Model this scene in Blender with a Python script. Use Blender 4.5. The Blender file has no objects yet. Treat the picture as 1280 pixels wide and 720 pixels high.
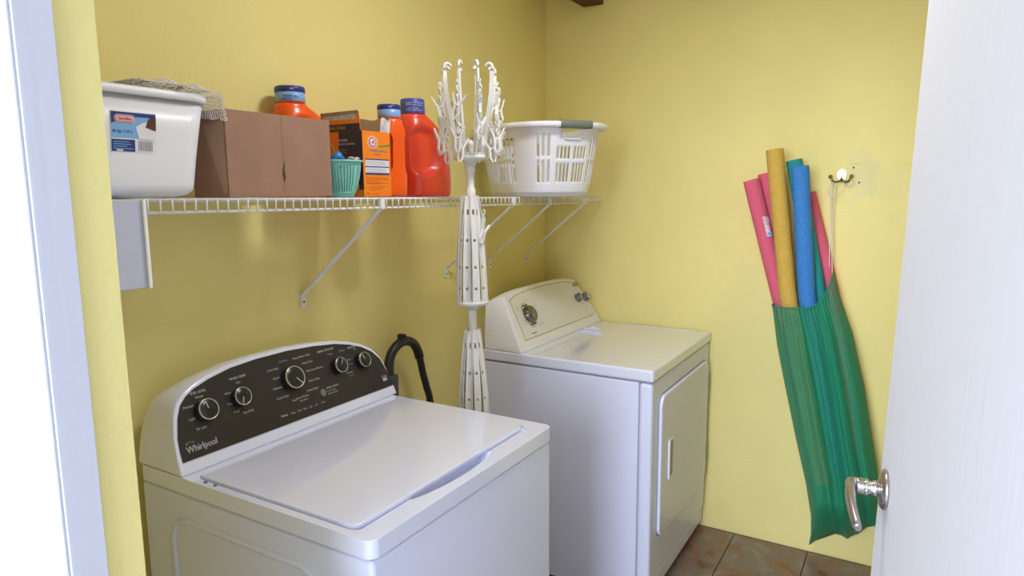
import bpy, bmesh, math, random
from mathutils import Vector, Matrix
random.seed(7)
sc = bpy.context.scene
C = sc.collection
PI = math.pi
R = math.radians

# ------------------------------------------------------------------ camera
cd = bpy.data.cameras.new('camera'); cam = bpy.data.objects.new('camera', cd); C.objects.link(cam)
CAM = Vector((-2.9771, -1.5846, 1.5353)); YAW, PITCH, ROLL, FPX = 0.539410, 0.142058, -0.007947, 841.578
fw = Vector((math.cos(YAW)*math.cos(PITCH), math.sin(YAW)*math.cos(PITCH), -math.sin(PITCH)))
rt = Vector((math.sin(YAW), -math.cos(YAW), 0)); up = rt.cross(fw)
r2 = math.cos(ROLL)*rt + math.sin(ROLL)*up; u2 = -math.sin(ROLL)*rt + math.cos(ROLL)*up
cam.matrix_world = Matrix(((r2.x, u2.x, -fw.x, CAM.x), (r2.y, u2.y, -fw.y, CAM.y), (r2.z, u2.z, -fw.z, CAM.z), (0, 0, 0, 1)))
cd.sensor_fit = 'HORIZONTAL'; cd.sensor_width = 36; cd.lens = FPX*36/1280; cd.clip_start = .02; cd.clip_end = 200
sc.camera = cam

# ------------------------------------------------------------------ sky, lights, exposure
w = bpy.data.worlds.new('sky'); sc.world = w; w.use_nodes = True
bg = w.node_tree.nodes['Background']; bg.inputs[0].default_value = (.72, .84, 1.0, 1); bg.inputs[1].default_value = .75
def area(name, loc, target, sx, sy, energy, col, portal=False):
    l = bpy.data.lights.new(name, 'AREA'); l.shape = 'RECTANGLE'; l.size = sx; l.size_y = sy; l.energy = energy; l.color = col
    o = bpy.data.objects.new(name, l); C.objects.link(o); o.location = loc
    o.rotation_euler = (Vector(target)-Vector(loc)).to_track_quat('-Z', 'Y').to_euler()
    if portal: l.cycles.is_portal = True
    return o
area('doorway_portal', (-2.63, -1.27, 1.03), (0, -1.27, 1.03), .9, 2.06, 1, (1, 1, 1), True)
# added ceiling fill, unseen, brightening the back wall from above
# added soft panel behind the camera, standing in for daylight from outside
area('added_daylight_panel', (-6.2, -.75, 2.1), (0, -1.2, 1.2), 2.8, 1.9, 405, (.75, .84, 1.0))
FILL_W = 15.0
area('added_ceiling_fill', (-1.45, -1.0, 2.50), (-1.45, -1.0, 0), .3, .3, FILL_W, (.94, .93, .96))
sc.view_settings.view_transform = 'Standard'; sc.view_settings.look = 'None'
sc.view_settings.gamma = 1; sc.view_settings.use_curve_mapping = False
sc.view_settings.exposure = 0.0
sc.cycles.max_bounces = 10; sc.cycles.diffuse_bounces = 6; sc.cycles.transparent_max_bounces = 12

# ------------------------------------------------------------------ materials
def srgb(h):
    c = [int(h[i:i+2], 16)/255 for i in (0, 2, 4)]
    return tuple(((x+.055)/1.055)**2.4 if x > .04045 else x/12.92 for x in c)+(1,)
MATS = {}
def mat(name, col, rough=.5, metal=0., bump=0., bscale=60., coat=0., var=0., vscale=6., spec=None, trans=0., col2=None):
    if name in MATS: return MATS[name]
    m = bpy.data.materials.new(name); m.use_nodes = True; nt = m.node_tree; b = nt.nodes['Principled BSDF']
    c = srgb(col) if isinstance(col, str) else tuple(col)+(1,)
    b.inputs['Base Color'].default_value = c; b.inputs['Roughness'].default_value = rough; b.inputs['Metallic'].default_value = metal
    if coat: b.inputs['Coat Weight'].default_value = coat; b.inputs['Coat Roughness'].default_value = .045
    if spec is not None: b.inputs['Specular IOR Level'].default_value = spec
    tc = nt.nodes.new('ShaderNodeTexCoord')
    if bump:
        n = nt.nodes.new('ShaderNodeTexNoise'); n.inputs['Scale'].default_value = bscale; n.inputs['Detail'].default_value = 5
        nt.links.new(tc.outputs['Object'], n.inputs['Vector'])
        bp = nt.nodes.new('ShaderNodeBump'); bp.inputs['Strength'].default_value = bump; bp.inputs['Distance'].default_value = .01
        nt.links.new(n.outputs['Fac'], bp.inputs['Height']); nt.links.new(bp.outputs['Normal'], b.inputs['Normal'])
    if var or col2:
        n2 = nt.nodes.new('ShaderNodeTexNoise'); n2.inputs['Scale'].default_value = vscale; n2.inputs['Detail'].default_value = 6
        nt.links.new(tc.outputs['Object'], n2.inputs['Vector'])
        mx = nt.nodes.new('ShaderNodeMix'); mx.data_type = 'RGBA'
        mx.inputs[6].default_value = c
        mx.inputs[7].default_value = srgb(col2) if col2 else tuple(x*(1-var) for x in c[:3])+(1,)
        rp = nt.nodes.new('ShaderNodeMapRange'); rp.inputs[1].default_value = .35; rp.inputs[2].default_value = .65
        nt.links.new(n2.outputs['Fac'], rp.inputs[0]); nt.links.new(rp.outputs[0], mx.inputs[0]); nt.links.new(mx.outputs[2], b.inputs['Base Color'])
    if trans:
        tr = nt.nodes.new('ShaderNodeBsdfTransparent'); ms = nt.nodes.new('ShaderNodeMixShader'); ms.inputs[0].default_value = trans
        nt.links.new(b.outputs[0], ms.inputs[1]); nt.links.new(tr.outputs[0], ms.inputs[2]); nt.links.new(ms.outputs[0], nt.nodes['Material Output'].inputs[0])
    MATS[name] = m
    return m
YEL = (.83, .725, .29)
yellow = mat('yellow_stucco_paint', YEL, .75, bump=.16, bscale=110, var=.05, vscale=2.2, spec=.3)
def far_wall_mat():
    # yellow paint with an old repair patch around the hook
    m = yellow.copy(); m.name = 'yellow_paint_with_patch'; nt = m.node_tree; b = nt.nodes['Principled BSDF']
    src = b.inputs['Base Color'].links[0].from_socket
    tc = nt.nodes.new('ShaderNodeTexCoord'); last = src
    for (y, z, ry, rz, col, s, sc_) in ((-1.385, 1.585, .075, .10, (.66, .62, .38, 1), .5, 20), (-1.47, 1.53, .16, .12, (.66, .66, .30, 1), .35, 9),
                                   (-1.372, 1.632, .03, .008, (.55, .50, .30, 1), .4, 30), (-1.0, .9, .30, .30, (.72, .66, .27, 1), .4, 4)):
        mp = nt.nodes.new('ShaderNodeMapping'); mp.inputs['Location'].default_value = (0, -y/ry, -z/rz); mp.inputs['Scale'].default_value = (0, 1/ry, 1/rz)
        nt.links.new(tc.outputs['Object'], mp.inputs[0])
        ln = nt.nodes.new('ShaderNodeVectorMath'); ln.operation = 'LENGTH'; nt.links.new(mp.outputs[0], ln.inputs[0])
        no = nt.nodes.new('ShaderNodeTexNoise'); no.inputs['Scale'].default_value = sc_; nt.links.new(tc.outputs['Object'], no.inputs['Vector'])
        ad = nt.nodes.new('ShaderNodeMath'); ad.operation = 'MULTIPLY_ADD'; ad.inputs[1].default_value = 2.2; nt.links.new(no.outputs['Fac'], ad.inputs[0]); nt.links.new(ln.outputs['Value'], ad.inputs[2])
        mr = nt.nodes.new('ShaderNodeMapRange'); mr.inputs[1].default_value = 1.5; mr.inputs[2].default_value = 2.1; mr.inputs[3].default_value = s; mr.inputs[4].default_value = 0
        nt.links.new(ad.outputs[0], mr.inputs[0])
        mx = nt.nodes.new('ShaderNodeMix'); mx.data_type = 'RGBA'; mx.inputs[7].default_value = col
        nt.links.new(mr.outputs[0], mx.inputs[0]); nt.links.new(last, mx.inputs[6]); last = mx.outputs[2]
    nt.links.new(last, b.inputs['Base Color'])
    return m
white_app = mat('white_enamel', (.72, .75, .90), .16, coat=1., bump=.004, bscale=160)
white_side = mat('white_painted_steel', (.70, .73, .90), .28, bump=.02, bscale=260)
wire_mat = mat('white_vinyl_wire', (.78, .78, .80), .4)
white_plastic = mat('white_plastic', (.80, .81, .87), .38)
cream_plastic = mat('off_white_plastic', (.77, .77, .79), .42)
rack_plastic = mat('ivory_plastic', (.73, .715, .69), .4)
door_paint = mat('white_door_paint', (.74, .74, .80), .45)
def wood_grain(name, col, k=.06, sx=90):
    m = mat(name, col, .75, spec=.12); nt = m.node_tree; b = nt.nodes['Principled BSDF']; tc = nt.nodes.new('ShaderNodeTexCoord')
    mp = nt.nodes.new('ShaderNodeMapping'); mp.inputs['Scale'].default_value = (sx, sx, 2.5); nt.links.new(tc.outputs['Object'], mp.inputs[0])
    n = nt.nodes.new('ShaderNodeTexNoise'); n.inputs['Scale'].default_value = 1; n.inputs['Detail'].default_value = 3; nt.links.new(mp.outputs[0], n.inputs['Vector'])
    bp = nt.nodes.new('ShaderNodeBump'); bp.inputs['Strength'].default_value = k*4; bp.inputs['Distance'].default_value = .002
    nt.links.new(n.outputs['Fac'], bp.inputs['Height']); nt.links.new(bp.outputs['Normal'], b.inputs['Normal'])
    mx = nt.nodes.new('ShaderNodeMix'); mx.data_type = 'RGBA'; c = tuple(col)+(1,); mx.inputs[6].default_value = c; mx.inputs[7].default_value = tuple(x*(1-k) for x in col)+(1,)
    nt.links.new(n.outputs['Fac'], mx.inputs[0]); nt.links.new(mx.outputs[2], b.inputs['Base Color'])
    return m
door_wood = wood_grain('white_painted_door_skin', (.575, .57, .59), .05)
trim_wood = wood_grain('white_painted_trim', (.62, .62, .69), .04)
brown_wood = wood_grain('dark_brown_wood', (.16, .075, .035), .4, 30)
panel_black = mat('charcoal_panel', (.022, .019, .021), .32)
knob_black = mat('black_knob', (.014, .013, .013), .3)
print_white = mat('white_print', (.50, .50, .54), .5)
print_blue = mat('blue_print', (.12, .25, .6), .5)
print_gray = mat('gray_print', (.25, .25, .27), .5)
chrome = mat('chrome', (.75, .75, .76), .16, 1)
steel = mat('brushed_nickel', (.50, .47, .46), .28, 1)
ring_metal = mat('satin_ring', (.62, .60, .55), .3, 1)
brass = mat('aged_brass', (.30, .22, .08), .3, 1)
gold_line = mat('gold_line', (.52, .43, .14), .4)
seam_gray = mat('gray_seam_shadow_line', (.30, .30, .34), .7)
dark_gap = mat('dark_gap', (.02, .02, .025), .7)
rubber = mat('black_rubber', (.012, .012, .014), .42)
cardboard = mat('brown_cardboard', (.34, .19, .13), .8, var=.12, vscale=14, bump=.05, bscale=120)
kraft = mat('kraft_inside', (.36, .27, .16), .85, var=.15, vscale=20)
torn_white = mat('torn_white_paper', (.66, .62, .60), .9, var=.35, vscale=60)
pack_orange = mat('orange_carton', (.88, .22, .012), .45)
pack_navy = mat('navy_carton', (.03, .022, .05), .45)
pack_yellow = mat('yellow_print', (.75, .48, .06), .5)
pack_green = mat('green_print', (.12, .30, .05), .5)
pack_red = mat('red_print', (.65, .05, .03), .5)
jug_orange = mat('orange_jug_plastic', (.88, .10, .006), .30, coat=.25)
jug_red = mat('red_orange_jug_plastic', (.86, .072, .032), .30, coat=.25)
cap_blue = mat('light_blue_cap', (.22, .40, .72), .35)
cap_navy = mat('navy_blue_cap', (.02, .035, .22), .35)
cap_mid = mat('violet_blue_cap', (.055, .075, .36), .35)
strip_mat = mat('gray_violet_strip', (.20, .10, .16), .4)
teal_plastic = mat('teal_plastic', (.22, .58, .52), .38)
grip_teal = mat('gray_green_grip', (.17, .20, .17), .5)
blue_pack = mat('bright_blue_packet', (.015, .17, .42), .35)
lace_mat = mat('ivory_crochet_thread', (.74, .70, .66), .9, bump=.2, bscale=500)
N_PINK = mat('pink_foam', (.78, .12, .20), .75, bump=.5, bscale=260, col2='d4607a', vscale=120)
N_YEL = mat('mustard_foam', (.58, .36, .045), .7, bump=.5, bscale=260, col2='d2ac50', vscale=120)
N_BLUE = mat('blue_foam', (.02, .17, .56), .7, bump=.5, bscale=260, col2='3f86c8', vscale=120)
N_TEAL = mat('teal_foam', (.01, .28, .30), .75, bump=.5, bscale=260, col2='1f9090', vscale=120)
green_mesh = mat('green_sheer_mesh', (.006, .25, .125), .65, trans=.28, bump=.05, bscale=700)
cord_mat = mat('white_cord', (.70, .68, .64), .8)
outer_white = mat('white_outdoor_plaster', (.85, .86, .90), .8, bump=.1, bscale=80)
patio_mat = mat('pale_patio_concrete', (.55, .54, .52), .8, bump=.1, bscale=60)
ceil_mat = mat('ceiling_plaster', (.80, .80, .80), .8, bump=.1, bscale=80)
grout = mat('gray_grout', (.15, .115, .095), .9)
label_white = mat('white_label_paper', (.75, .75, .80), .5)
label_navy = mat('navy_label_ink', (.02, .04, .22), .45)
label_sky = mat('sky_blue_label_ink', (.20, .42, .75), .45)
label_pink = mat('pale_pink_label_ink', (.80, .50, .55), .5)
label_brown = mat('brown_photo_ink', (.10, .03, .03), .5)
gray_band = mat('gray_bar_ink', (.33, .32, .38), .5)
clear_tape = mat('clear_packing_tape', (.42, .27, .21), .25)
spark_gray = mat('smoky_gray_plastic', (.16, .15, .15), .25)

def tile_mat():
    m = bpy.data.materials.new('marbled_stone_tile'); m.use_nodes = True; nt = m.node_tree; b = nt.nodes['Principled BSDF']
    g = nt.nodes.new('ShaderNodeNewGeometry'); n = nt.nodes.new('ShaderNodeTexNoise'); n.inputs['Scale'].default_value = 5.5; n.inputs['Detail'].default_value = 8; n.inputs['Distortion'].default_value = 1.6
    nt.links.new(g.outputs['Position'], n.inputs['Vector'])
    cr = nt.nodes.new('ShaderNodeValToRGB'); e = cr.color_ramp.elements
    e[0].position = .3; e[0].color = (.09, .055, .04, 1); e[1].position = .72; e[1].color = (.28, .21, .165, 1)
    k = e.new(.44); k.color = (.24, .12, .075, 1); k = e.new(.52); k.color = (.16, .13, .11, 1)
    nt.links.new(n.outputs['Fac'], cr.inputs[0]); nt.links.new(cr.outputs[0], b.inputs['Base Color']); b.inputs['Roughness'].default_value = .28
    return m

# ------------------------------------------------------------------ mesh helpers (world coordinates unless a parent says otherwise)
class MB:
    def __init__(s): s.v = []; s.f = []; s.m = []; s.sm = []; s.mi = 0; s.smooth = False
    def face(s, idx): s.f.append(tuple(idx)); s.m.append(s.mi); s.sm.append(s.smooth)
    def add(s, vs, fs, smooth=None):
        o = len(s.v); s.v += [tuple(x) for x in vs]
        k = s.smooth
        if smooth is not None: s.smooth = smooth
        for f in fs: s.face([o+i for i in f])
        s.smooth = k; return s
    def box(s, x0, x1, y0, y1, z0, z1):
        vs = [(x, y, z) for x in (x0, x1) for y in (y0, y1) for z in (z0, z1)]
        return s.add(vs, [(0, 1, 3, 2), (4, 6, 7, 5), (0, 4, 5, 1), (2, 3, 7, 6), (0, 2, 6, 4), (1, 5, 7, 3)], False)
    def loft(s, rings, cap0=True, cap1=True, close=True, smooth=True):
        n = len(rings[0]); vs = [p for r in rings for p in r]; fs = []
        for i in range(len(rings)-1):
            for j in range(n if close else n-1):
                a, b = i*n+j, i*n+(j+1) % n; fs.append((a, b, b+n, a+n))
        s.add(vs, fs, smooth); o = len(s.v)-len(vs); k = s.smooth; s.smooth = False
        if cap0: s.face([o+j for j in reversed(range(n))])
        if cap1: s.face([o+(len(rings)-1)*n+j for j in range(n)])
        s.smooth = k; return s
    def tube(s, pts, r, n=8, closed=False, caps=True):
        pts = [Vector(p) for p in pts]; m = len(pts); rings = []; ref = None
        for i, p in enumerate(pts):
            t = (pts[(i+1) % m]-pts[i-1]) if closed else (pts[min(i+1, m-1)]-pts[max(i-1, 0)])
            t.normalize()
            if ref is None: ref = Vector((0, 0, 1)) if abs(t.z) < .9 else Vector((1, 0, 0))
            a = (ref-t*ref.dot(t)); a = a.normalized() if a.length > 1e-6 else t.orthogonal().normalized(); ref = a; b = t.cross(a)
            rr = r[i] if isinstance(r, (list, tuple)) else r
            rings.append([p+a*rr*math.cos(2*PI*k/n)+b*rr*math.sin(2*PI*k/n) for k in range(n)])
        if closed: rings.append(rings[0]); caps = False
        return s.loft(rings, caps, caps)
    def lathe(s, prof, c=(0, 0, 0), axis=(0, 0, 1), n=28, caps=True, arc=None):
        ax = Vector(axis).normalized(); a = ax.orthogonal().normalized(); b = ax.cross(a); c = Vector(c)
        return s.loft([[c+ax*h+a*r*math.cos(2*PI*k/n)+b*r*math.sin(2*PI*k/n) for k in range(n)] for r, h in prof], caps, caps)
    def prism(s, poly, O, U, V, N, d, smooth=False):   # polygon in the plane (O,U,V) extruded by d along N
        O, U, V, N = map(Vector, (O, U, V, N))
        a = [O+U*p[0]+V*p[1] for p in poly]; return s.loft([a, [p+N*d for p in a]], True, True, True, smooth)
    def poly(s, pts): return s.add(pts, [tuple(range(len(pts)))], False)
def build(name, mb, mats, parent=None, bev=0, seg=2, ang=35, solid=0, world=True, wn=False):
    me = bpy.data.meshes.new(name)
    off = Vector((0, 0, 0))
    if world and parent is not None:
        p = parent
        while p is not None: off += Vector(p.location); p = p.parent
    me.from_pydata([tuple(Vector(v)-off) for v in mb.v], [], mb.f)
    for m in (mats if isinstance(mats, (list, tuple)) else [mats]): me.materials.append(m)
    me.polygons.foreach_set('material_index', mb.m); me.polygons.foreach_set('use_smooth', mb.sm)
    bm = bmesh.new(); bm.from_mesh(me); bmesh.ops.remove_doubles(bm, verts=bm.verts, dist=1e-6)
    if not getattr(mb, 'flat', False): bmesh.ops.recalc_face_normals(bm, faces=bm.faces)
    bm.to_mesh(me); bm.free(); me.update()
    o = bpy.data.objects.new(name, me); C.objects.link(o)
    if parent is not None: o.parent = parent
    if solid:
        q = o.modifiers.new('solid', 'SOLIDIFY'); q.thickness = solid; q.offset = 0
    if bev:
        q = o.modifiers.new('bevel', 'BEVEL'); q.width = bev; q.segments = seg; q.limit_method = 'ANGLE'; q.angle_limit = R(ang); q.harden_normals = False
        me.polygons.foreach_set('use_smooth', [True]*len(me.polygons))
        q2 = o.modifiers.new('wn', 'WEIGHTED_NORMAL'); q2.keep_sharp = False; q2.weight = 80
    return o
def thing(name, label, cat, loc, group=None):
    o = bpy.data.objects.new(name, None); C.objects.link(o); o.location = loc; o.empty_display_size = .05
    o['label'] = label; o['category'] = cat
    if group: o['group'] = group
    return o
def struct(name, mb, m, parent=None, **k):
    o = build(name, mb, m, parent, **k); 
    if parent is None: o['kind'] = 'structure'
    return o
def dup(src, name, parent):
    c = src.copy(); c.name = name; C.objects.link(c); c.parent = parent; return c
def rrect(w, h, r, n=6, cx=0, cy=0):
    out = []
    for (sx, sy, a0) in ((1, 1, 0), (-1, 1, 90), (-1, -1, 180), (1, -1, 270)):
        for k in range(n+1):
            a = R(a0+90*k/n); out.append((cx+sx*(w/2-r)+r*math.cos(a), cy+sy*(h/2-r)+r*math.sin(a)))
    return out
def ellipse(a, b, n=24, cx=0, cy=0, rot=0):
    return [(cx+a*math.cos(2*PI*k/n)*math.cos(rot)-b*math.sin(2*PI*k/n)*math.sin(rot), cy+a*math.cos(2*PI*k/n)*math.sin(rot)+b*math.sin(2*PI*k/n)*math.cos(rot)) for k in range(n)]
_txt = {}
def glyphs(s):
    if s not in _txt:
        cu = bpy.data.curves.new('t', 'FONT'); cu.body = s; cu.resolution_u = 2; cu.size = 1
        ob = bpy.data.objects.new('t', cu); C.objects.link(ob); dg = bpy.context.evaluated_depsgraph_get(); me = ob.evaluated_get(dg).to_mesh()
        v = [tuple(x.co) for x in me.vertices]; f = [tuple(p.vertices) for p in me.polygons]
        ob.evaluated_get(dg).to_mesh_clear(); bpy.data.objects.remove(ob); bpy.data.curves.remove(cu)
        x0 = min(a[0] for a in v); x1 = max(a[0] for a in v); _txt[s] = (v, f, x0, x1)
    return _txt[s]
class Decal:    # flat print on a plane; layers stacked by a fraction of a millimetre
    def __init__(s, O, U, V, lift=.0006):
        s.O, s.U, s.V = Vector(O), Vector(U).normalized(), Vector(V).normalized(); s.N = s.U.cross(s.V); s.mb = MB(); s.mb.flat = True; s.lift = lift; s.mats = []; s.warp = None
    def idx(s, m):
        if m not in s.mats: s.mats.append(m)
        return s.mats.index(m)
    def P(s, u, v, l):
        if s.warp: return s.warp(u, v, s.lift*l)
        return s.O+s.U*u+s.V*v+s.N*(s.lift*l)
    def poly(s, pts, m, l=1): s.mb.mi = s.idx(m); s.mb.poly([s.P(u, v, l) for u, v in pts]); return s
    def rect(s, u0, v0, u1, v1, m, l=1):
        n = 6 if s.warp else 1
        for i in range(n):
            a, b = u0+(u1-u0)*i/n, u0+(u1-u0)*(i+1)/n
            s.poly([(a, v0), (b, v0), (b, v1), (a, v1)], m, l)
        return s
    def text(s, t, u, v, size, m, l=2, align='l', sx=1, bold=0, rot=0):
        vs, fs, x0, x1 = glyphs(t); s.mb.mi = s.idx(m); w = (x1-x0)*size*sx; o = {'l': 0, 'c': -w/2, 'r': -w}[align]
        cr, sr = math.cos(rot), math.sin(rot)
        for b in ([0] if not bold else [-bold, 0, bold]):
            pts = []
            for a in vs:
                x = (a[0]-x0)*size*sx+o+b; y = a[1]*size; pts.append(s.P(u+x*cr-y*sr, v+x*sr+y*cr, l))
            s.mb.add(pts, fs, False)
        return s
    def build(s, name, parent, world=True): return build(name, s.mb, s.mats, parent, world=world)

# ------------------------------------------------------------------ the room
CEIL = 2.56
b = MB(); b.box(-2.625, .12, 0, .12, -.1, CEIL); struct('wall_back', b, yellow)
fw_mat = far_wall_mat()
b = MB(); b.box(0, .12, -2.2, 0, -.1, CEIL); wf = struct('wall_far', b, fw_mat)
b = MB(); b.box(-2.625, .12, -2.32, -2.2, -.1, CEIL); struct('wall_right', b, yellow)
YJ, YR = -.821, -1.742
b = MB(); b.box(-2.622, -2.56, YJ, 0, 0, CEIL); b.box(-2.622, -2.56, -2.2, YR, 0, CEIL); b.box(-2.622, -2.56, YR, YJ, 2.10, CEIL)
struct('wall_left', b, yellow)
b = MB(); b.box(-2.64, -2.622, YJ+.0, 3.0, 0, 3.0); b.box(-2.64, -2.622, -5, YR, 0, 3.0); b.box(-2.64, -2.622, YR, YJ, 2.10, 3.0)
struct('wall_outdoor', b, outer_white)
b = MB(); b.box(-2.64, .12, -2.32, .12, CEIL, CEIL+.1); struct('ceiling', b, ceil_mat)
b = MB(); b.box(-2.64, 0, -2.2, 0, -.1, -.008); fl = struct('floor', b, grout)
tm = tile_mat(); T = .305
tb = MB(); tb.box(-T/2+.002, T/2-.002, -T/2+.002, T/2-.002, -.009, 0); t0 = None; n = 0
a45 = R(45)
ix = 0
for i in range(-2, 10):
    for j in range(-2, 9):
        x = -.02-T/2-i*T+.0; y = -.06-T/2-j*T
        x0, x1 = max(-2.638, x-T/2+.002), min(-.001, x+T/2-.002); y0, y1 = max(-2.199, y-T/2+.002), min(-.001, y+T/2-.002)
        if x1-x0 < .02 or y1-y0 < .02: continue
        if x1-x0 > T-.006 and y1-y0 > T-.006:
            if t0 is None: t0 = build('tile', tb, tm, fl, bev=.0015, seg=1, world=False); o = t0
            else: o = dup(t0, 'tile', fl)
            o.location = (x, y, random.uniform(-.0008, 0))
        else:
            q = MB(); q.box(x0, x1, y0, y1, -.009, random.uniform(-.0008, 0)); build('tile', q, tm, fl, bev=.0015, seg=1)
b = MB(); b.box(-14, -2.64, -9, 9, -.12, -.02); struct('patio', b, patio_mat)
b = MB(); b.box(-5.6, -2.641, -5, 3, 2.72, 2.84); struct('added_patio_roof', b, outer_white)  # unseen roof, added to keep sky light off the doorway
# door frame
b = MB(); b.box(-2.642, -2.604, YJ-.006, YJ+.002, 0, 2.094); struct('trim_1', b, trim_wood, bev=.0015)
b = MB(); b.box(-2.648, -2.6405, YJ-.0045, YJ+.086, 0, 2.18); struct('trim_2', b, trim_wood, bev=.003)
b = MB(); b.box(-2.642, -2.600, YR-.002, YR+.006, 0, 2.094); struct('trim_3', b, trim_wood, bev=.0015)
b = MB(); b.box(-2.656, -2.6405, YR-.086, YR+.004, 0, 2.18); struct('trim_4', b, trim_wood, bev=.003)
b = MB(); b.box(-2.642, -2.600, YR+.006, YJ-.006, 2.094, 2.104); struct('trim_5', b, trim_wood, bev=.0015)
b = MB(); b.box(-2.656, -2.6405, YR+.004, YJ-.004, 2.094, 2.18); struct('trim_6', b, trim_wood, bev=.003)
# screw holes left in the far wall by the hook
for (y, z) in ((-1.362, 1.618), (-1.385, 1.560)):
    q = MB(); q.lathe([(.0035, 0), (.003, -.0012), (.0004, -.0016)], (0, y, z), (1, 0, 0), 10); build('screw_hole', q, dark_gap, wf)
# beam end high on the far wall
b = MB(); b.box(-.20, -.001, -.30, -.20, 2.375, CEIL-.001)
o = build('wooden_beam', b, brown_wood, bev=.004); o['label'] = 'dark brown wooden beam end high on the far wall by the corner'; o['category'] = 'beam'

# ------------------------------------------------------------------ door leaf, ajar into the room
hinge = Vector((-2.555, -1.714, 0)); dd = Vector((.985, .1726, 0)).normalized(); nn = Vector((-dd.y, dd.x, 0)); LW = .889
leaf = MB(); Z0, Z1 = .012, 2.07
leaf.prism([(0, Z0), (LW, Z0), (LW, Z1), (0, Z1)], hinge, dd, (0, 0, 1), -nn, .036)
d1 = struct('door_1', leaf, door_wood, bev=.002)
hp = hinge+dd*(LW-.062)+Vector((0, 0, 1.036))
def lever(side):
    n_ = nn if side > 0 else -nn; o_ = hp if side > 0 else hp-nn*.036
    q = MB(); q.lathe([(.0335, 0), (.0335, .004), (.030, .008), (.018, .0105), (.0145, .013)], o_, n_, 36)
    rz = build('rose', q, steel, d1)
    q = MB(); q.lathe([(.0125, .011), (.0125, .020), (.0105, .0215), (.0105, .026), (.0135, .0275), (.0135, .034)], o_, n_, 28); build('neck', q, chrome, d1)
    q = MB(); pts = []; rr = []
    rings = []
    for k in range(17):
        t = k/16
        if t < .35: u = t/.35; c = o_+n_*(.028+.026*u); tw = Vector(n_); ra, rb = .0135, .0135-.001*u
        else:
            u = (t-.35)/.65; c = o_+n_*(.054+.004*math.sin(u*PI))-dd*(.118*u)+Vector((0, 0, -.020*u*u)); ra, rb = .0125-.0035*u, .0085-.002*u
        if t < .3: T_ = Vector(n_)
        elif t < .45: T_ = (Vector(n_)*.6-dd*.8).normalized()
        else: T_ = (-dd+Vector((0, 0, -.34*((t-.35)/.65)))).normalized()
        side_ = T_.cross(Vector((0, 0, 1))).normalized(); up_ = side_.cross(T_).normalized()
        rings.append([c+up_*ra*math.cos(2*PI*i/18)+side_*rb*math.sin(2*PI*i/18) for i in range(18)])
    e = rings[-1]; cc = sum(e, Vector())/18; rings.append([cc+(p-cc)*.55-dd*.003 for p in e])
    q.loft(rings); build('lever', q, steel, d1)
lever(1); lever(-1)
q = MB(); q.prism([(-.012, -.028), (.012, -.028), (.012, .028), (-.012, .028)], hinge+dd*LW+Vector((0, 0, 1.036))-nn*.018, nn, (0, 0, 1), dd, .0012); build('latch_plate', q, steel, d1)
for z in (.25, 1.05, 1.85):
    q = MB(); q.tube([hinge+nn*.006+Vector((0, 0, z-.045)), hinge+nn*.006+Vector((0, 0, z+.045))], .006, 10); build('hinge', q, steel, d1)

# the leaf hangs a little out of plumb
d1.matrix_world = Matrix.Translation(hp) @ Matrix.Rotation(R(1.35), 4, dd) @ Matrix.Translation(-hp)

# ------------------------------------------------------------------ washing machine
WX0, WX1, WY0, WY1 = -2.140, -1.434, -.785, -.06
wm = thing('washing_machine', 'white top-loading washing machine with a charcoal control panel in the foreground', 'washing machine', (-1.787, -.42, 0))
b = MB(); b.box(WX0+.004, WX1-.004, WY0+.004, WY1, .025, .872); build('cabinet', b, white_side, wm, bev=.012, seg=4)
b = MB(); b.box(WX0+.012, WX1-.012, WY0+.012, WY1-.01, .86, .880); build('seam', b, seam_gray, wm)
q = MB(); q.tube([(WX0+.0045, -.30, .70+.02), (WX0+.0045, -.255, .735), (WX0+.0045, -.235, .72)], .003, 8)
e_pts = [(WX0+.005, -.175, .30), (WX0+.005, -.175, .765), (WX0+.005, -.195, .800), (WX0+.005, -.235, .812), (WX0+.005, -.60, .812), (WX0+.005, -.655, .79), (WX0+.005, -.675, .74), (WX0+.005, -.675, .30)]
q = MB(); q.tube(e_pts, .0075, 10); build('side_emboss', q, white_side, wm)
def ring_mesh(mb, outer, inner, z):
    bm = bmesh.new(); es = []
    for loop in (outer, inner):
        vs = [bm.verts.new((x, y, z)) for x, y in loop]
        es += [bm.edges.new((vs[i], vs[(i+1) % len(vs)])) for i in range(len(vs))]
    bmesh.ops.triangle_fill(bm, edges=es, use_beauty=True); bm.verts.index_update()
    mb.add([v.co.copy() for v in bm.verts], [[v.index for v in f.verts] for f in bm.faces], False); bm.free()
outer = rrect(WX1-WX0, WY1-WY0, .022, 6, (WX0+WX1)/2, (WY0+WY1)/2)
def lid_hole():
    x0, x1, y0, y1 = -2.122, -1.474, -.739, -.246; pts = []
    r = .03
    for (cx, cy, a0) in ((x1-r, y1-r, 0), (x0+r, y1-r, 90), (x0+r, y0+r, 180)):
        for k in range(7): a = R(a0+90*k/6); pts.append((cx+r*math.cos(a), cy+r*math.sin(a)))
    for k in range(13):
        t = k/12; pts.append((-1.96+.30*t, y0-.020*math.sin(PI*t)**.8 if 0 < k < 12 else y0))
    for k in range(7): a = R(270+90*k/6); pts.append((x1-r+r*math.cos(a), y0+r+r*math.sin(a)))
    return pts
inner = lid_hole()
b = MB(); ring_mesh(b, outer, inner, .914)
b.loft([[(x, y, .877) for x, y in outer], [(x, y, .914) for x, y in outer]], False, False, True, False)
b.loft([[(x, y, .914) for x, y in inner], [(x, y, .9065) for x, y in inner]], False, False, True, False)
pk = [(-1.955+.30*k/14, -.700) for k in range(15)][::-1]+[(-1.955+.30*k/14, -.7385-.018*math.sin(PI*k/14)**.8) for k in range(15)]
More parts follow.
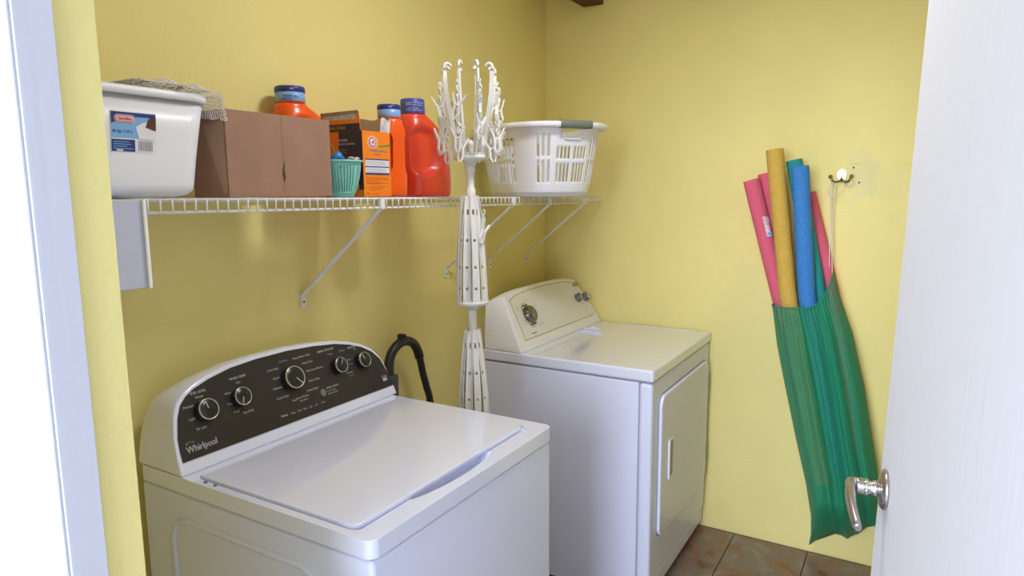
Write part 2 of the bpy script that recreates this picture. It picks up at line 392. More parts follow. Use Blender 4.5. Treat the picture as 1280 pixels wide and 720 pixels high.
pk = [(x, y) for x, y in pk]; pk2 = [(-1.805+(x+1.805)*.985, -.722+(y+.722)*.93) for x, y in pk]
ring_mesh(b, inner, pk2, .9065)
b.loft([[(x, y, .9065) for x, y in pk2], [(-1.805+(x+1.805)*.9, -.722+(y+.722)*.8, .882) for x, y in pk2]], False, True, True, False)
b.add([(x, y, .877) for x, y in outer], [tuple(reversed(range(len(outer))))], False)
build('top_deck', b, white_app, wm, bev=.006, seg=3, ang=50)
lid_o = rrect(.636, .470, .022, 6, -1.799, -.4885)
b = MB(); rings = []
for (ins, z) in ((.003, .9075), (0, .909), (0, .9160), (.0006, .9176), (.0020, .9183), (.0030, .9184), (.0045, .9184)):
    rings.append([(-1.798+(x+1.798)*(1-ins/.316), -.4865+(y+.4865)*(1-ins/.23), z) for x, y in lid_o])
b.loft(rings, True, False); 
# crowned top: rows toward the middle
prev = rings[-1]; rr_ = [prev]
for s_ in (.8, .5, .2): rr_.append([(-1.798+(x+1.798)*s_, -.4865+(y+.4865)*s_, .9184+.0012*(1-s_*s_)) for x, y, z in prev])
b.loft(rr_, False, True); build('lid', b, white_app, wm)
for y in (-.296, -.329):
    q = MB(); q.lathe([(.004, 0), (.0035, .003), (.002, .004)], (-2.128, y, .914), (0, 0, 1), 10); build('lid_bumper', q, spark_gray, wm)
# console
KW = .4; WBASE = -.228
def wf_(x, z, l=0):   # point on the tilted console face
    n_ = Vector((0, -1, KW)).normalized(); return Vector((x, WBASE+KW*(z-.918), z))+n_*l
rim = [(-2.140, .915), (-2.137, .96), (-2.131, .998), (-2.118, 1.040), (-2.102, 1.066), (-2.078, 1.084), (-2.050, 1.096), (-2.008, 1.108), (-1.946, 1.119), (-1.869, 1.1235), (-1.767, 1.1245), (-1.68, 1.1195), (-1.60, 1.111), (-1.54, 1.098), (-1.496, 1.083), (-1.460, 1.062), (-1.438, 1.036), (-1.426, 1.0), (-1.420, .96), (-1.416, .915)]
pan = [(-2.128, .942), (-2.1275, .965), (-2.124, .992), (-2.110, 1.034), (-2.096, 1.058), (-2.078, 1.073), (-2.054, 1.085), (-2.008, 1.098), (-1.946, 1.109), (-1.869, 1.114), (-1.767, 1.1145), (-1.68, 1.1095), (-1.60, 1.1005), (-1.545, 1.088), (-1.502, 1.073), (-1.466, 1.052), (-1.444, 1.027), (-1.431, .99), (-1.424, .965), (-1.4215, .942)]
b = MB(); n_ = len(rim); rings = []
cx_ = -1.778
def backp(x, z, t):   # shape sweeps back and down behind the face
    xx = x; zz = z-.012*t*(z-.915)/.2; return (xx, 0, zz)
rings.append([wf_(x, z, -.004) for x, z in rim])
rings.insert(0, [wf_(cx_+(x-cx_)*.992, .915+(z-.915)*.975, 0) for x, z in rim])
for t in (.3, .65, 1.0):
    rr_ = []
    for x, z in rim:
        p = wf_(x, z, -.004); zz = z-(z-.915)*.10*t*t; xx = cx_+(x-cx_)*(1-.02*t*t*((z-.915)/.2)); xx = max(xx, WX0)
        if x > cx_: xx = min(xx, WX1-.0) if t > .3 else xx
        rr_.append((xx, p.y+(-.062-p.y)*t, max(zz, .915)))
    rings.append(rr_)
b.loft(rings, True, True); con = build('console', b, white_app, wm, bev=.004, seg=2, ang=60)
b = MB(); b.loft([[wf_(x, z, .0004) for x, z in pan], [wf_(x, z, .0022) for x, z in pan]], True, True, True, False); cp = build('control_panel', b, panel_black, wm)
U = Vector((1, 0, 0)); V = Vector((0, KW, 1)).normalized(); OV = math.sqrt(1+KW*KW)
def knob(x, z, r, ang, labelled=None):
    c = wf_(x, z, .0022); N = Vector((0, -1, KW)).normalized()
    q = MB(); q.lathe([(r*1.06, 0), (r*1.04, .004), (r*.98, .008), (r*.97, .016), (r*.90, .0185), (r*.3, .0188)], c, N, 36)
    k = build('knob', q, knob_black, wm)
    q = MB(); pr = [(r*.985, .0155), (r*.99, .0195), (r*.93, .0210), (r*.885, .0195), (r*.885, .0182)]; q.lathe(pr, c, N, 40, caps=False); build('trim_ring', q, ring_metal, k)
    a = R(ang); d_ = U*math.sin(a)+V*math.cos(a); s_ = N.cross(d_)
    q = MB(); q.prism([(-.0009, .1*r), (.0009, .1*r), (.0009, .85*r), (-.0009, .85*r)], c+N*.0188, s_, d_, N, .0012); build('pointer', q, print_white, k)
    return k
knob(-2.043, 1.033, .0255, -12); knob(-1.947, 1.038, .023, 200); knob(-1.782, 1.045, .031, 140); knob(-1.615, 1.041, .023, 28); knob(-1.521, 1.036, .023, -18)
D = Decal(wf_(-1.778, .918, .0024), U, V, .0003)
def vz(z): return (z-.918)*OV
def T_(s, x, z, size, m=print_white, al='l', bold=0, sx=1): D.text(s, x+1.778, vz(z), size, m, 1, al, sx, bold)
T_('SOIL LEVEL', -2.045, 1.0735, .0085, bold=.0003, al='c')
for s, x, z in (('Heavy', -2.046, 1.066), ('Medium', -2.066, 1.051), ('Light', -2.070, 1.024), ('Ex Light', -2.049, 1.000)): T_(s, x, z-.003, .0082, al='r' if s != 'Heavy' else 'c')
T_('WASH TEMP', -1.935, 1.081, .0085, bold=.0003, al='c')
T_('Hot', -1.937, 1.0695, .0078, al='c')
for s, x, z in (('Warm', -1.962, 1.052), ('Cold', -1.958, 1.007)): T_(s, x, z, .008, al='r')
T_('Cool', -1.982, 1.028, .0078); T_('Tap Cold', -1.935, .999, .008, al='c')
T_('Normal', -1.790, 1.090, .0082, print_blue, 'c', .0003)
for s, x, z in (('Cold Wash', -1.812, 1.079), ('Casual', -1.818, 1.057), ('Delicates', -1.818, 1.033), ('Quick Wash', -1.806, 1.008), ('Soak', -1.785, .992)): T_(s, x, z-.003, .0078, al='r')
for s, x, z in (('Deep Water Wash', -1.757, 1.092), ('Heavy Duty', -1.733, 1.074), ('Bulky Items/Sheets', -1.727, 1.052), ('Drain & Spin', -1.730, 1.026), ('Rinse & Spin', -1.744, 1.004)): T_(s, x, z-.003, .0078)
T_('Clean Washer', -1.765, .991, .0075, al='c'); T_('with affresh', -1.765, .983, .006, al='c')
T_('RINSE OPTIONS', -1.640, 1.088, .0085, bold=.0003, al='c'); T_('1 Rinse', -1.628, 1.0755, .0066, al='c')
T_('2 Rinses', -1.592, 1.076, .0066); T_('Auto', -1.572, 1.047, .0066); T_('Fabric', -1.572, 1.035, .0066, print_blue); T_('2 Ex Rinse', -1.592, 1.013, .0066); T_('Softener', -1.585, 1.004, .0066, print_blue)
T_('PRESOAK', -1.541, 1.0775, .0078, bold=.0003, al='c'); T_('Off', -1.532, 1.070, .0066, al='c')
T_('START / PAUSE', -1.679, .992, .007, bold=.0002); T_('Push to Start', -1.679, .984, .006); T_('Hold to Cancel', -1.679, .977, .0058)
T_('Status', -1.838, .962, .0085, bold=.0003, al='c')
for i, s in enumerate(('Filling', 'Wash', 'Rinse', 'Spin', 'Lid', 'Done')): T_(s, -1.816+.021*i, .9615, .006)
D.build('lettering', wm)['kind'] = 'stuff'
D = Decal(wf_(-1.778, .918, .0024), U, V, .0003)
T_('Whirlpool', -2.113, .957, .0215, bold=.0005, sx=.86)
for a in range(15, 190, 12): D.poly([(-.322+.011*k_*math.cos(R(b__)), vz(.9755)+.0034*k_*math.sin(R(b__))) for k_, b__ in ((1, a), (1, a+12), (.8, a+12), (.8, a))], print_white, 1)
D.build('brand_lettering', wm)['kind'] = 'stuff'
D = Decal(wf_(-1.778, .918, .0024), U, V, .0003)
D.rect(.319, vz(.962), .337, vz(.976), print_white, 1); D.rect(.3205, vz(.968), .3355, vz(.975), panel_black, 2); D.poly([(.3215, vz(.9685)), (.330, vz(.974)), (.334, vz(.9735)), (.326, vz(.9685))], print_white, 3)
D.text('ENERGY STAR', .3195, vz(.9595)-.001, .0026, print_white, 1)
D.build('energy_emblem', wm)
q = MB(); q.lathe([(.0105, 0), (.0105, .0025), (.0085, .0035), (.002, .0038)], wf_(-1.695, .986, .0022), Vector((0, -1, KW)), 24); build('start_button', q, spark_gray, wm)
for x in (WX0+.06, WX1-.06):
    for y in (WY0+.06, WY1-.06):
        q = MB(); q.lathe([(.022, 0), (.022, .012), (.010, .014), (.010, .027)], (x, y, 0), (0, 0, 1), 14); build('foot', q, rubber, wm)

# ------------------------------------------------------------------ clothes dryer
DX0, DX1, DY0, DY1 = -.778, -.014, -.838, -.128
dr = thing('clothes_dryer', 'white front-loading clothes dryer in the corner behind the washing machine', 'dryer', (-.396, -.48, 0))
b = MB(); b.box(DX0+.004, DX1-.004, DY0+.055, DY1, .03, .866); build('cabinet', b, white_side, dr, bev=.004)
b = MB(); b.box(DX0+.004, DX1-.004, DY0+.004, DY0+.0535, .10, .866); build('front_panel', b, white_side, dr, bev=.014, seg=4)
b = MB(); b.box(DX0+.006, DX1-.006, DY0+.010, DY0+.053, .03, .097); build('toe_panel', b, white_side, dr, bev=.01, seg=3)
b = MB(); b.box(DX0+.012, DX1-.012, DY0+.03, DY1-.01, .04, .875); build('seam', b, seam_gray, dr)
b = MB(); b.box(DX0, DX1, DY0, DY1, .8705, .914); build('top_panel', b, white_app, dr, bev=.009, seg=4)
b = MB(); b.box(-.040, -.034, -.78, -.42, .9135, .9165); build('top_ridge', b, white_app, dr, bev=.001)
# lint screen cover
b = MB(); b.box(-.300, -.055, -.440, -.318, .9135, .9155); ls = build('lint_screen_cover', b, white_app, dr, bev=.0008, seg=1)
b = MB(); b.box(-.300, -.290, -.435, -.330, .9150, .9225); b.box(-.244, -.236, -.400, -.325, .9150, .9240); build('pull_ridge', b, white_app, ls, bev=.002)
b = MB(); b.add([(-.232, -.385, .9155), (-.232, -.335, .9155), (-.19, -.335, .9155), (-.19, -.385, .9155), (-.228, -.36, .930)], [(0, 1, 4), (1, 2, 4), (2, 3, 4), (3, 0, 4), (0, 3, 2, 1)]); build('pull_tab', b, white_app, ls, bev=.002)
# console
KD = .6; DB = -.31
def df(x, z, l=0):
    N = Vector((0, -1, KD)).normalized(); return Vector((x, DB+KD*(z-.914), z))+N*l
drim = [(-.776, .914), (-.774, .935), (-.758, 1.0), (-.738, 1.06), (-.715, 1.112), (-.705, 1.121), (-.62, 1.131), (-.50, 1.137), (-.38, 1.139), (-.26, 1.136), (-.15, 1.129), (-.075, 1.119), (-.065, 1.110), (-.045, 1.055), (-.028, 1.0), (-.014, .935), (-.014, .914)]
b = MB(); rings = [[df(-.395+(x+.395)*.988, .914+(z-.914)*.975, .003) for x, z in drim], [df(x, z, -.004) for x, z in drim]]
for t in (.35, .7, 1.0):
    rr_ = []
    for x, z in drim:
        p = df(x, z, -.004); h = (z-.914)/.22; ex = DX0+.002 if x < -.395 else DX1-.002
        xx = x+(ex-x)*t*.85 if h > .02 else x
        rr_.append((xx, p.y+(DY1-.008-p.y)*t, .914+(z-.914)*(1-.16*t*t)))
    rings.append(rr_)
b.loft(rings, True, True); build('console', b, cream_plastic, dr, bev=.006, seg=3, ang=50)
fr_ = [(-.716, .9485), (-.690, 1.103), (-.62, 1.1165), (-.50, 1.1225), (-.38, 1.1245), (-.26, 1.122), (-.15, 1.1155), (-.092, 1.107), (-.050, .9485)]
b = MB(); b.loft([[df(x, z, .0028) for x, z in fr_], [df(x, z, .0038) for x, z in fr_]], True, True, True, False); build('fascia_edge', b, gold_line, dr)
fr2 = [(-.386+(x+.386)*.985, 1.03+(z-1.03)*.955) for x, z in fr_]
b = MB(); b.loft([[df(x, z, .003) for x, z in fr2], [df(x, z, .0045) for x, z in fr2]], True, True, True, False); fa = build('fascia', b, mat('pale_gray_fascia', (.70, .69, .66), .4), dr)
ND = Vector((0, -1, KD)).normalized(); VD = Vector((0, KD, 1)).normalized()
def dk(x, z, r, ang, big):
    c = df(x, z, .0045)
    if big:
        q = MB(); q.prism(ellipse(.036, .055, 32), c, Vector((1, 0, 0)), VD, ND, .002); k = build('dial_plate', q, gold_line, dr)
        q = MB(); q.prism(ellipse(.030, .049, 32), c+ND*.002, Vector((1, 0, 0)), VD, ND, .0012); build('dial_band', q, cream_plastic, k)
        
        for sg in (1, -1): q = MB(); q.prism(ellipse(.026, .0032, 16, 0, sg*.042), c+ND*.003, Vector((1, 0, 0)), VD, ND, .0012); build('dial_mark', q, knob_black, k)
    q = MB(); q.lathe([(r*1.08, 0), (r*1.05, .006), (r, .008), (r*.98, .018), (r*.88, .021), (r*.2, .0215)], c+ND*(.003 if big else 0), ND, 32); kb = build('knob', q, mat('dark_chrome', (.22, .21, .20), .22, 1) if big else spark_gray, dr)
    a = R(ang); d_ = Vector((1, 0, 0))*math.sin(a)+VD*math.cos(a); s_ = ND.cross(d_)
    q = MB(); q.prism([(-.2*r, -.8*r), (.2*r, -.8*r), (.25*r, .8*r), (-.25*r, .8*r)], c+ND*(.022 if big else .02), s_, d_, ND, .006); build('grip', q, spark_gray if big else chrome, kb, bev=.003, seg=3)
dk(-.607, 1.031, .035, 40, True); dk(-.135, 1.035, .0195, 30, False); dk(-.062, 1.030, .0195, 5, False)
D = Decal(df(0, .914, .0046), (1, 0, 0), VD, .0003); OVD = math.sqrt(1+KD*KD)
def T2(s, x, z, size, al='c', bold=0): D.text(s, x, (z-.914)*OVD, size, print_gray, 1, al, 1, bold)
T2('OFF', -.573, 1.083, .009); T2('AUTO', -.662, 1.067, .008); T2('DRY', -.662, 1.057, .008); T2('VERY DRY', -.650, 1.015, .007); T2('DRY', -.645, 1.004, .007); T2('TIMED DRY', -.628, .962, .009, bold=.0004); T2('MIN', -.630, .952, .007)
T2('DAMP', -.530, 1.055, .007); T2('60', -.528, 1.03, .008); T2('COOL DOWN', -.545, .985, .008)
T2('TEMPERATURE', -.115, 1.004, .006); T2('START', -.050, 1.003, .006)
D.build('lettering', dr)['kind'] = 'stuff'
q = MB(); q.prism(ellipse(.028, .0105, 28), df(-.090, 1.0925, .0045), (1, 0, 0), VD, ND, .002); build('badge', q, mat('bronze_badge', (.38, .34, .22), .3, .6), dr)
# door
YD = DY0+.004
def dslab(x0, x1, z0, z1, r, y0, y1):
    return [[(x, y0, z) for x, z in rrect(x1-x0, z1-z0, r, 7, (x0+x1)/2, (z0+z1)/2)], [(x, y1, z) for x, z in rrect(x1-x0, z1-z0, r, 7, (x0+x1)/2, (z0+z1)/2)]]
b = MB(); b.loft(dslab(-.704, -.062, .252, .806, .045, YD+.002, YD-.0015), smooth=False); build('door_gap', b, seam_gray, dr)
b = MB(); b.loft(dslab(-.699, -.066, .257, .801, .041, YD+.001, YD-.013), smooth=False); ddr = build('door', b, white_side, dr, bev=.005, seg=3, ang=50)
b = MB(); b.loft(dslab(-.618, -.560, .458, .612, .012, YD-.0125, YD-.0150), smooth=False); hd = build('door_handle', b, white_plastic, ddr, bev=.001)
b = MB(); b.loft(dslab(-.600, -.568, .466, .604, .012, YD-.0148, YD-.0156), smooth=False); build('finger_recess', b, mat('gray_recess', (.35, .35, .40), .5), ddr)
b = MB(); b.box(-.618, -.608, YD-.0195, YD-.0145, .458, .612); build('pull_lip', b, white_plastic, ddr, bev=.003, seg=3)
for z in (.705, .372):
    q = MB(); q.box(-.0655, -.050, YD-.014, YD+.001, z-.04, z+.04); build('hinge', q, mat('gray_steel', (.30, .30, .30), .4, .8), dr, bev=.002)
for x in (DX0+.05, DX1-.05):
    for y in (DY0+.07, DY1-.05):
        q = MB(); q.lathe([(.02, 0), (.02, .012), (.009, .014), (.009, .035)], (x, y, 0), (0, 0, 1), 12); build('foot', q, rubber, dr)
# exhaust duct glimpsed behind the dryer
# ------------------------------------------------------------------ wire shelf
def zs(x): return 1.529-.0085*(x+2.2)
sh = thing('wire_shelf', 'long white wire shelf on the back wall with diagonal braces', 'shelf', (-1.12, -.15, 1.52))
XL, XR, YF = -2.219, -.028, -.305
for nm, y, dz in (('front_rail', YF-.002, -.001), ('front_rail', YF-.002, -.0265), ('rear_rail', -.010, -.0035), ('middle_rail', -.155, -.0045)):
    q = MB(); q.tube([(XL, y, zs(XL)+dz-.003), (XR, y, zs(XR)+dz-.003)], .0030, 8); build(nm, q, wire_mat, sh)
wb = MB(); wb.tube([(0, -.006, -.0028), (0, YF-.003, -.0028), (0, YF-.0065, -.005), (0, YF-.0065, -.030)], .0019, 6)
w0 = None; n = int((XR-XL)/.0254)
for i in range(n+1):
    x = XL+.004+i*.0254
    if w0 is None: w0 = build('wire', wb, wire_mat, sh, world=False); o = w0
    else: o = dup(w0, 'wire', sh)
    o.location = (x+1.12, .15, zs(x)-1.52)
for xt, xb, zb in ((-1.548, -1.570, 1.222), (-.834, -.840, 1.229), (-.544, -.520, 1.236), (-.207, -.196, 1.231)):
    q = MB(); a = Vector((xt, YF-.004, zs(xt)-.030)); bb = Vector((xb, -.008, zb+.012)); t = (bb-a).normalized(); s_ = t.cross(Vector((1, 0, 0))).normalized()
    q.loft([[c+Vector((1, 0, 0))*dx*.0075+s_*ds*.0035 for dx, ds in ((-1, -1), (1, -1), (1, 1), (-1, 1))] for c in (a, a+t*.01, bb-t*.006, bb)], smooth=False)
    br = build('brace', q, wire_mat, sh, bev=.0015)
    q = MB(); q.prism(rrect(.019, .042, .004, 4), (xb, -.001, zb-.008), (1, 0, 0), (0, 0, 1), (0, -1, 0), .005); build('foot_plate', q, wire_mat, br)
    q = MB(); q.lathe([(.0034, 0), (.0030, .0015), (.001, .002)], (xb, -.006, zb-.013), (0, -1, 0), 12); build('screw', q, dark_gap, br)
    q = MB(); q.box(xt-.009, xt+.009, YF-.011, YF+.001, zs(xt)-.034, zs(xt)-.001); build('clip', q, wire_mat, br, bev=.003)
for i in range(8):
    x = -2.1+i*.29; q = MB(); q.box(x-.006, x+.006, -.016, -.0005, zs(x)-.012, zs(x)-.001); build('wall_clip', q, white_plastic, sh, bev=.002)

# utility box at the left end of the shelf
ub = thing('utility_box', 'pale lavender white utility box under the plastic tub at the shelf end', 'box', (-2.39, -.16, 1.357))
b = MB(); b.box(-2.545, -2.2285, -.318, -.001, 1.357, 1.5265); build('body', b, mat('lavender_gray_metal', (.50, .53, .70), .45), ub, bev=.002)
b = MB(); b.box(-2.2315, -2.2245, -.324, -.3182, 1.356, 1.5265); build('lit_edge_strip', b, mat('painted_lit_edge', (.88, .88, .90), .4), ub, bev=.002)  # brighter strip added so the box's right edge looks lit

# ------------------------------------------------------------------ plastic tub
BX, BYc = -2.245, -.165; Zb = 1.5300
tub = thing('storage_tub', 'white plastic tub with a blue product label at the left end of the shelf', 'tub', (BX, BYc, Zb))
def tring(w, d, r, z, bumpf=0):
    return [(x, y, z+bumpf*max(0, math.cos((x-BX)/w*PI))**1.0) for x, y in rrect(w, d, r, 9, BX, BYc)]
b = MB(); W0, W1, D0, D1 = .345, .392, .225, .262; H_ = .205
rings = [tring(W0-.06, D0-.06, .02, Zb), tring(W0-.025, D0-.025, .030, Zb+.005), tring(W0-.006, D0-.006, .036, Zb+.014), tring(W0, D0, .038, Zb+.026)]
for t in (.3, .6, .92): rings.append(tring(W0+(W1-W0)*t, D0+(D1-D0)*t, .042, Zb+.026+(H_-.026)*t, .006*t))
wz = Zb+H_
rings += [tring(W1-.004, D1-.004, .05, wz-.016, .007), tring(W1+.016, D1+.016, .056, wz-.013, .007), tring(W1+.020, D1+.020, .058, wz-.007, .008), tring(W1+.016, D1+.016, .056, wz, .009), tring(W1-.002, D1-.002, .05, wz-.001, .009), tring(W1-.012, D1-.012, .046, wz-.012, .008)]
for t in (.6, .25, .02): rings.append(tring(W0-.008+(W1-W0)*t, D0-.008+(D1-D0)*t, .045, Zb+.02+(H_-.02)*t))
rings.append(tring(W0-.03, D0-.03, .035, Zb+.008))
b.loft(rings, True, True); build('body', b, white_plastic, tub)
# label on the sloping front
Vt = Vector((0, -(D1-D0)/2/(H_-.026), 1)).normalized()
lz = 1.616; ly = BYc-D0/2-(D1-D0)/2*((lz-Zb-.026)/(H_-.026))
D = Decal((-2.260, ly-.0004, lz), (1, 0, 0), Vt, .0004); LW_, LH = .088, .076
D.rect(0, 0, LW_, LH, label_white, 1)
D.rect(.001, .026, LW_-.001, LH-.002, label_sky, 2)
D.poly([(.001, LH-.002), (.001, .052), (.012, .058), (.030, .061), (.05, .0665), (.078, .067), (LW_-.001, .060), (LW_-.001, LH-.002)], label_navy, 3)
D.poly([(.047, .048), (.060, .056), (.072, .060), (LW_-.001, .060), (LW_-.001, .0255), (.053, .0255)], label_white, 4)
D.poly([(.066, .048), (.070, .060), (.076, .068), (LW_-.001, .068), (LW_-.001, .043), (.082, .043), (.074, .046)], label_brown, 5)
D.poly(rrect(.040, .0145, .007, 5, .026, .062), label_white, 5); D.poly(rrect(.038, .0125, .006, 5, .026, .062), pack_red, 6); D.poly(rrect(.0345, .0095, .0045, 5, .026, .062), label_pink, 7)
D.text('Sterilite', .026, .0595, .0085, pack_red, 8, 'c', 1, .0002)
D.text('18 Qt. / 17 L', .003, .036, .0075, label_navy, 3, 'l', 1, .0002)
D.rect(.001, .001, .0455, .0235, label_navy, 2)
for i, wd in enumerate((.030, .034, .026, .038)): D.rect(.004, .0195-.0042*i, .004+wd, .0182-.0042*i, label_sky, 3)
D.rect(.010, .0018, .022, .0045, label_white, 3)
x = .052
for wd in (1, .6, 1.6, .6, 1, .6, .6, 1.6, 1, .6, 1.6, .6, 1): D.rect(x, .003, x+wd*.0012, .022, gray_band, 3); x += wd*.0012+.0011
D.build('label', tub)

# crochet cloth on the tub
def cloth_z(u, v):
    x = -2.215+.19*u; y = -.312+.285*v; top = Zb+H_+.009+.008*max(0, math.cos((x-BX)/W1*PI))
    n1 = math.sin(9*u+3*v)*math.sin(7*v+2)*.5+.5
    z = top+(.004+.009*math.sin(9*u+1)**2*math.sin(6*v+.5)**2+.006*n1+random.uniform(-.0012, .0012))*min(1, u*3)*min(1, v*7+.15)
    e = BX+W1/2+.0145
    return x, y, z, e
rowsU, rowsV = 36, 42; b = MB(); vs = []
for i in range(rowsU+1):
    for j in range(rowsV+1):
        u, v = i/rowsU*1.38, j/rowsV
        x, y, z, e = cloth_z(min(u, 1.0), v)
        if x > e or u > 1.0:
            over = (u-.93)*.19 if u > .93 else 0
            fall = max(0, over)*.5; x = e+.004+.006*math.sin(12*v)*min(1, fall*20)+.002*math.sin(30*v); z = z-.006-fall*(.9+.35*math.sin(5*v+1))
        y += .006*math.sin(8*u)
        vs.append((x, y, z))
fs = [(i*(rowsV+1)+j, (i+1)*(rowsV+1)+j, (i+1)*(rowsV+1)+j+1, i*(rowsV+1)+j+1) for i in range(rowsU) for j in range(rowsV) if ((i*7+j*13) % 11) != 0 or (i+j) % 3]
b.add(vs, fs, True); lc = build('crocheted_cloth', b, lace_mat)
q = lc.modifiers.new('threads', 'WIREFRAME'); q.thickness = .0024; q.use_even_offset = False
lc['label'] = 'ivory crocheted lace cloth lying over the rim of the white tub'; lc['category'] = 'cloth'

# ------------------------------------------------------------------ cardboard box (open on top)
cb = thing('cardboard_box', 'open brown cardboard box on the shelf beside the white tub', 'box', (-1.858, -.17, 1.527))
x0, x1, y0, y1, z0, z1 = -2.012, -1.706, -.285, -.160, 1.5275, 1.7185; th = .004
for nm, a in (('front_panel', (x0, x1, y0, y0+th)), ('back_panel', (x0, x1, y1-th, y1)), ('side_panel', (x0, x0+th, y0+th, y1-th)), ('side_panel', (x1-th, x1, y0+th, y1-th))):
    q = MB(); q.box(a[0], a[1], a[2], a[3], z0, z1); p_ = build(nm, q, cardboard, cb, bev=.001, seg=1)
    if nm == 'front_panel': fp = p_
q = MB(); q.box(x0+th, x1-th, y0+th, y1-th, z0, z0+th); build('bottom_panel', q, cardboard, cb)
q = MB(); q.box(x0+.152, x0+.1535, y0-.0007, y0, z0+.01, z1-.001); build('crease', q, cardboard, fp)
q = MB(); q.prism([(0, 0), (.004, .012), (.001, .030), (.003, .050), (-.003, .030), (-.005, .018), (-.002, .010)], (x0+.153, y0-.0012, z0+.035), (1, 0, 0), (0, 0, 1), (0, -1, 0), .0008); build('tear', q, mat('dark_torn_cardboard', (.09, .05, .03), .9), fp)
q = MB(); q.poly([(x0-.0008, y0+.018, z0+.01), (x0-.0008, y0+.060, z1-.075), (x0-.0008, y0+.075, z1-.03), (x0-.0008, y0+.004, z1-.025), (x0-.0008, y0+.006, z1-.07), (x0-.0008, y0+.002, z0+.01)]); build('packing_tape', q, clear_tape, cb)

# ------------------------------------------------------------------ detergent jugs
def jug(name, label, loc, rz, bodym, capms, s=1.0, cap_text=None, strip=True, cr=.036, rw=1.):
    t = thing(name, label, 'jug', loc, 'detergent jugs on the wire shelf')
    t.rotation_euler = (0, 0, rz)
    prof = [(0, -.086, .088, .046), (.003, -.094, .096, .055), (.010, -.097, .099, .059), (.05, -.098, .098, .061), (.08, -.098, .096, .061), (.11, -.098, .091, .0605), (.14, -.098, .083, .060), (.165, -.098, .072, .058), (.185, -.099, .060, .055), (.205, -.0995, .045, .052), (.220, -.100, .030, .047), (.232, -.0985, .012, .043), (.240, -.0975, -.003, .040), (.246, -.0955, -.011, .0395), (.248, -.092, -.014, .036)]
    import bisect
    prof = [(a, b_, c_*rw if c_ > 0 else c_, d_) for a, b_, c_, d_ in prof]
    hs = [p[0] for p in prof]; rings = []; n = 56
    H = [0, .003, .010]+[.02+.0085*i for i in range(26)]+[.240, .246, .248]
    H = sorted(set(round(h, 4) for h in H if h <= .248))
    for h in H:
        i = min(max(bisect.bisect_right(hs, h)-1, 0), len(prof)-2); f = (h-hs[i])/(hs[i+1]-hs[i]); L, Rr, Dp = [prof[i][k]+(prof[i+1][k]-prof[i][k])*f for k in (1, 2, 3)]
        c, hw = (L+Rr)/2, (Rr-L)/2; e = .62 if h < .2 else .62+.38*(h-.2)/.05; e = min(1, e); ring = []
        for k in range(n):
            a = 2*PI*k/n; ca, sa = math.cos(a), math.sin(a)
            x = c+hw*abs(ca)**e*(1 if ca > 0 else -1); y = Dp*abs(sa)**e*(1 if sa > 0 else -1)
            g = ((x+.052)/.070)**2+((h-.138)/.076)**2
            if abs(sa) > .25 and g < 1.25:
                q_ = 1-min(1, max(0, (g-.55)/.5)); q_ = q_*q_*(3-2*q_); y *= (1-.46*q_*min(1, (abs(sa)-.25)/.3))
            ring.append((x*s, y*s, h*s))
        rings.append(ring)
    q = MB(); q.loft(rings); build('body', q, bodym, t, world=False)
    cx = -.055*s; q = MB(); q.lathe([(cr*s, .2465*s), (cr*s, .252*s), (cr*1.03*s, .2525*s)], (cx, 0, 0), (0, 0, 1), 36, caps=True); build('neck', q, bodym, t, world=False)
    q = MB(); pr = [(cr*.99, .252), (cr*1.03, .254), (cr*1.02, .277), (cr*.99, .2775)] if len(capms) > 1 else [(cr*1.04, .250), (cr*1.05, .252), (cr*1.02, .290), (cr*.98, .2935), (cr*.9, .2945)]
    cp_ = build('cap', q.lathe([(a*s, h*s) for a, h in pr], (cx, 0, 0), (0, 0, 1), 48), capms[0], t, world=False)
    if len(capms) > 1:
        q = MB(); q.lathe([(cr*1.01*s, .2765*s), (cr*1.05*s, .278*s), (cr*1.04*s, .288*s), (cr*.99*s, .2925*s), (cr*.85*s, .293*s)], (cx, 0, 0), (0, 0, 1), 48); build('cap_top', q, capms[1], cp_, world=False)
    if cap_text:
        D = Decal((0, 0, 0), (1, 0, 0), (0, 0, 1)); rr_ = cr*1.053*s
        a0 = cap_text[0]
        def wp(u, v, l): a = a0+u/rr_; return Vector((cx+(rr_+l)*math.sin(a), -(rr_+l)*math.cos(a), v*s))
        D.warp = wp
        for (s_, u, v, sz, m_) in cap_text[1]: D.text(s_, u, v, sz, m_, 1, 'l', 1, .0002)
        D.build('cap_lettering', cp_, False)['kind'] = 'stuff'
        D.mb = None
    if strip:
        q = MB(); pts = []
        for h in [.03+.01*i for i in range(13)]:
            i = min(max(bisect.bisect_right(hs, h)-1, 0), len(prof)-2); f = (h-hs[i])/(hs[i+1]-hs[i]); Rr = prof[i][2]+(prof[i+1][2]-prof[i][2])*f; Dp = prof[i][3]+(prof[i+1][3]-prof[i][3])*f; L = prof[i][1]; c, hw = (L+Rr)/2, (Rr-L)/2
            a = R(-26); ca, sa = math.cos(a), math.sin(a); pts.append(((c+hw*ca**.62)*s, -Dp*abs(sa)**.62*s-.0003, h*s))
        q.tube(pts, .0022, 6); build('measuring_strip', q, strip_mat, t, world=False)
    return t
lt = print_white
jug('detergent_jug', 'orange detergent jug with a light blue and navy cap standing behind the cardboard box', (-1.578, -.066, zs(-1.55)), R(0), jug_orange, (cap_blue, cap_navy), 1.04, cr=.038, cap_text=(R(-82), (('NOW 2X', .012, .262, .0095, label_navy), ('FABRIC CARE', .006, .256, .005, label_navy), ('HE', .03, .281, .008, lt))))
jug('detergent_jug', 'orange detergent jug with a light blue cap tucked behind the baking soda carton', (-1.402, -.175, zs(-1.38)), R(84), jug_orange, (cap_blue, cap_navy), .92, (R(-150), (('HE', .01, .281, .008, lt),)))
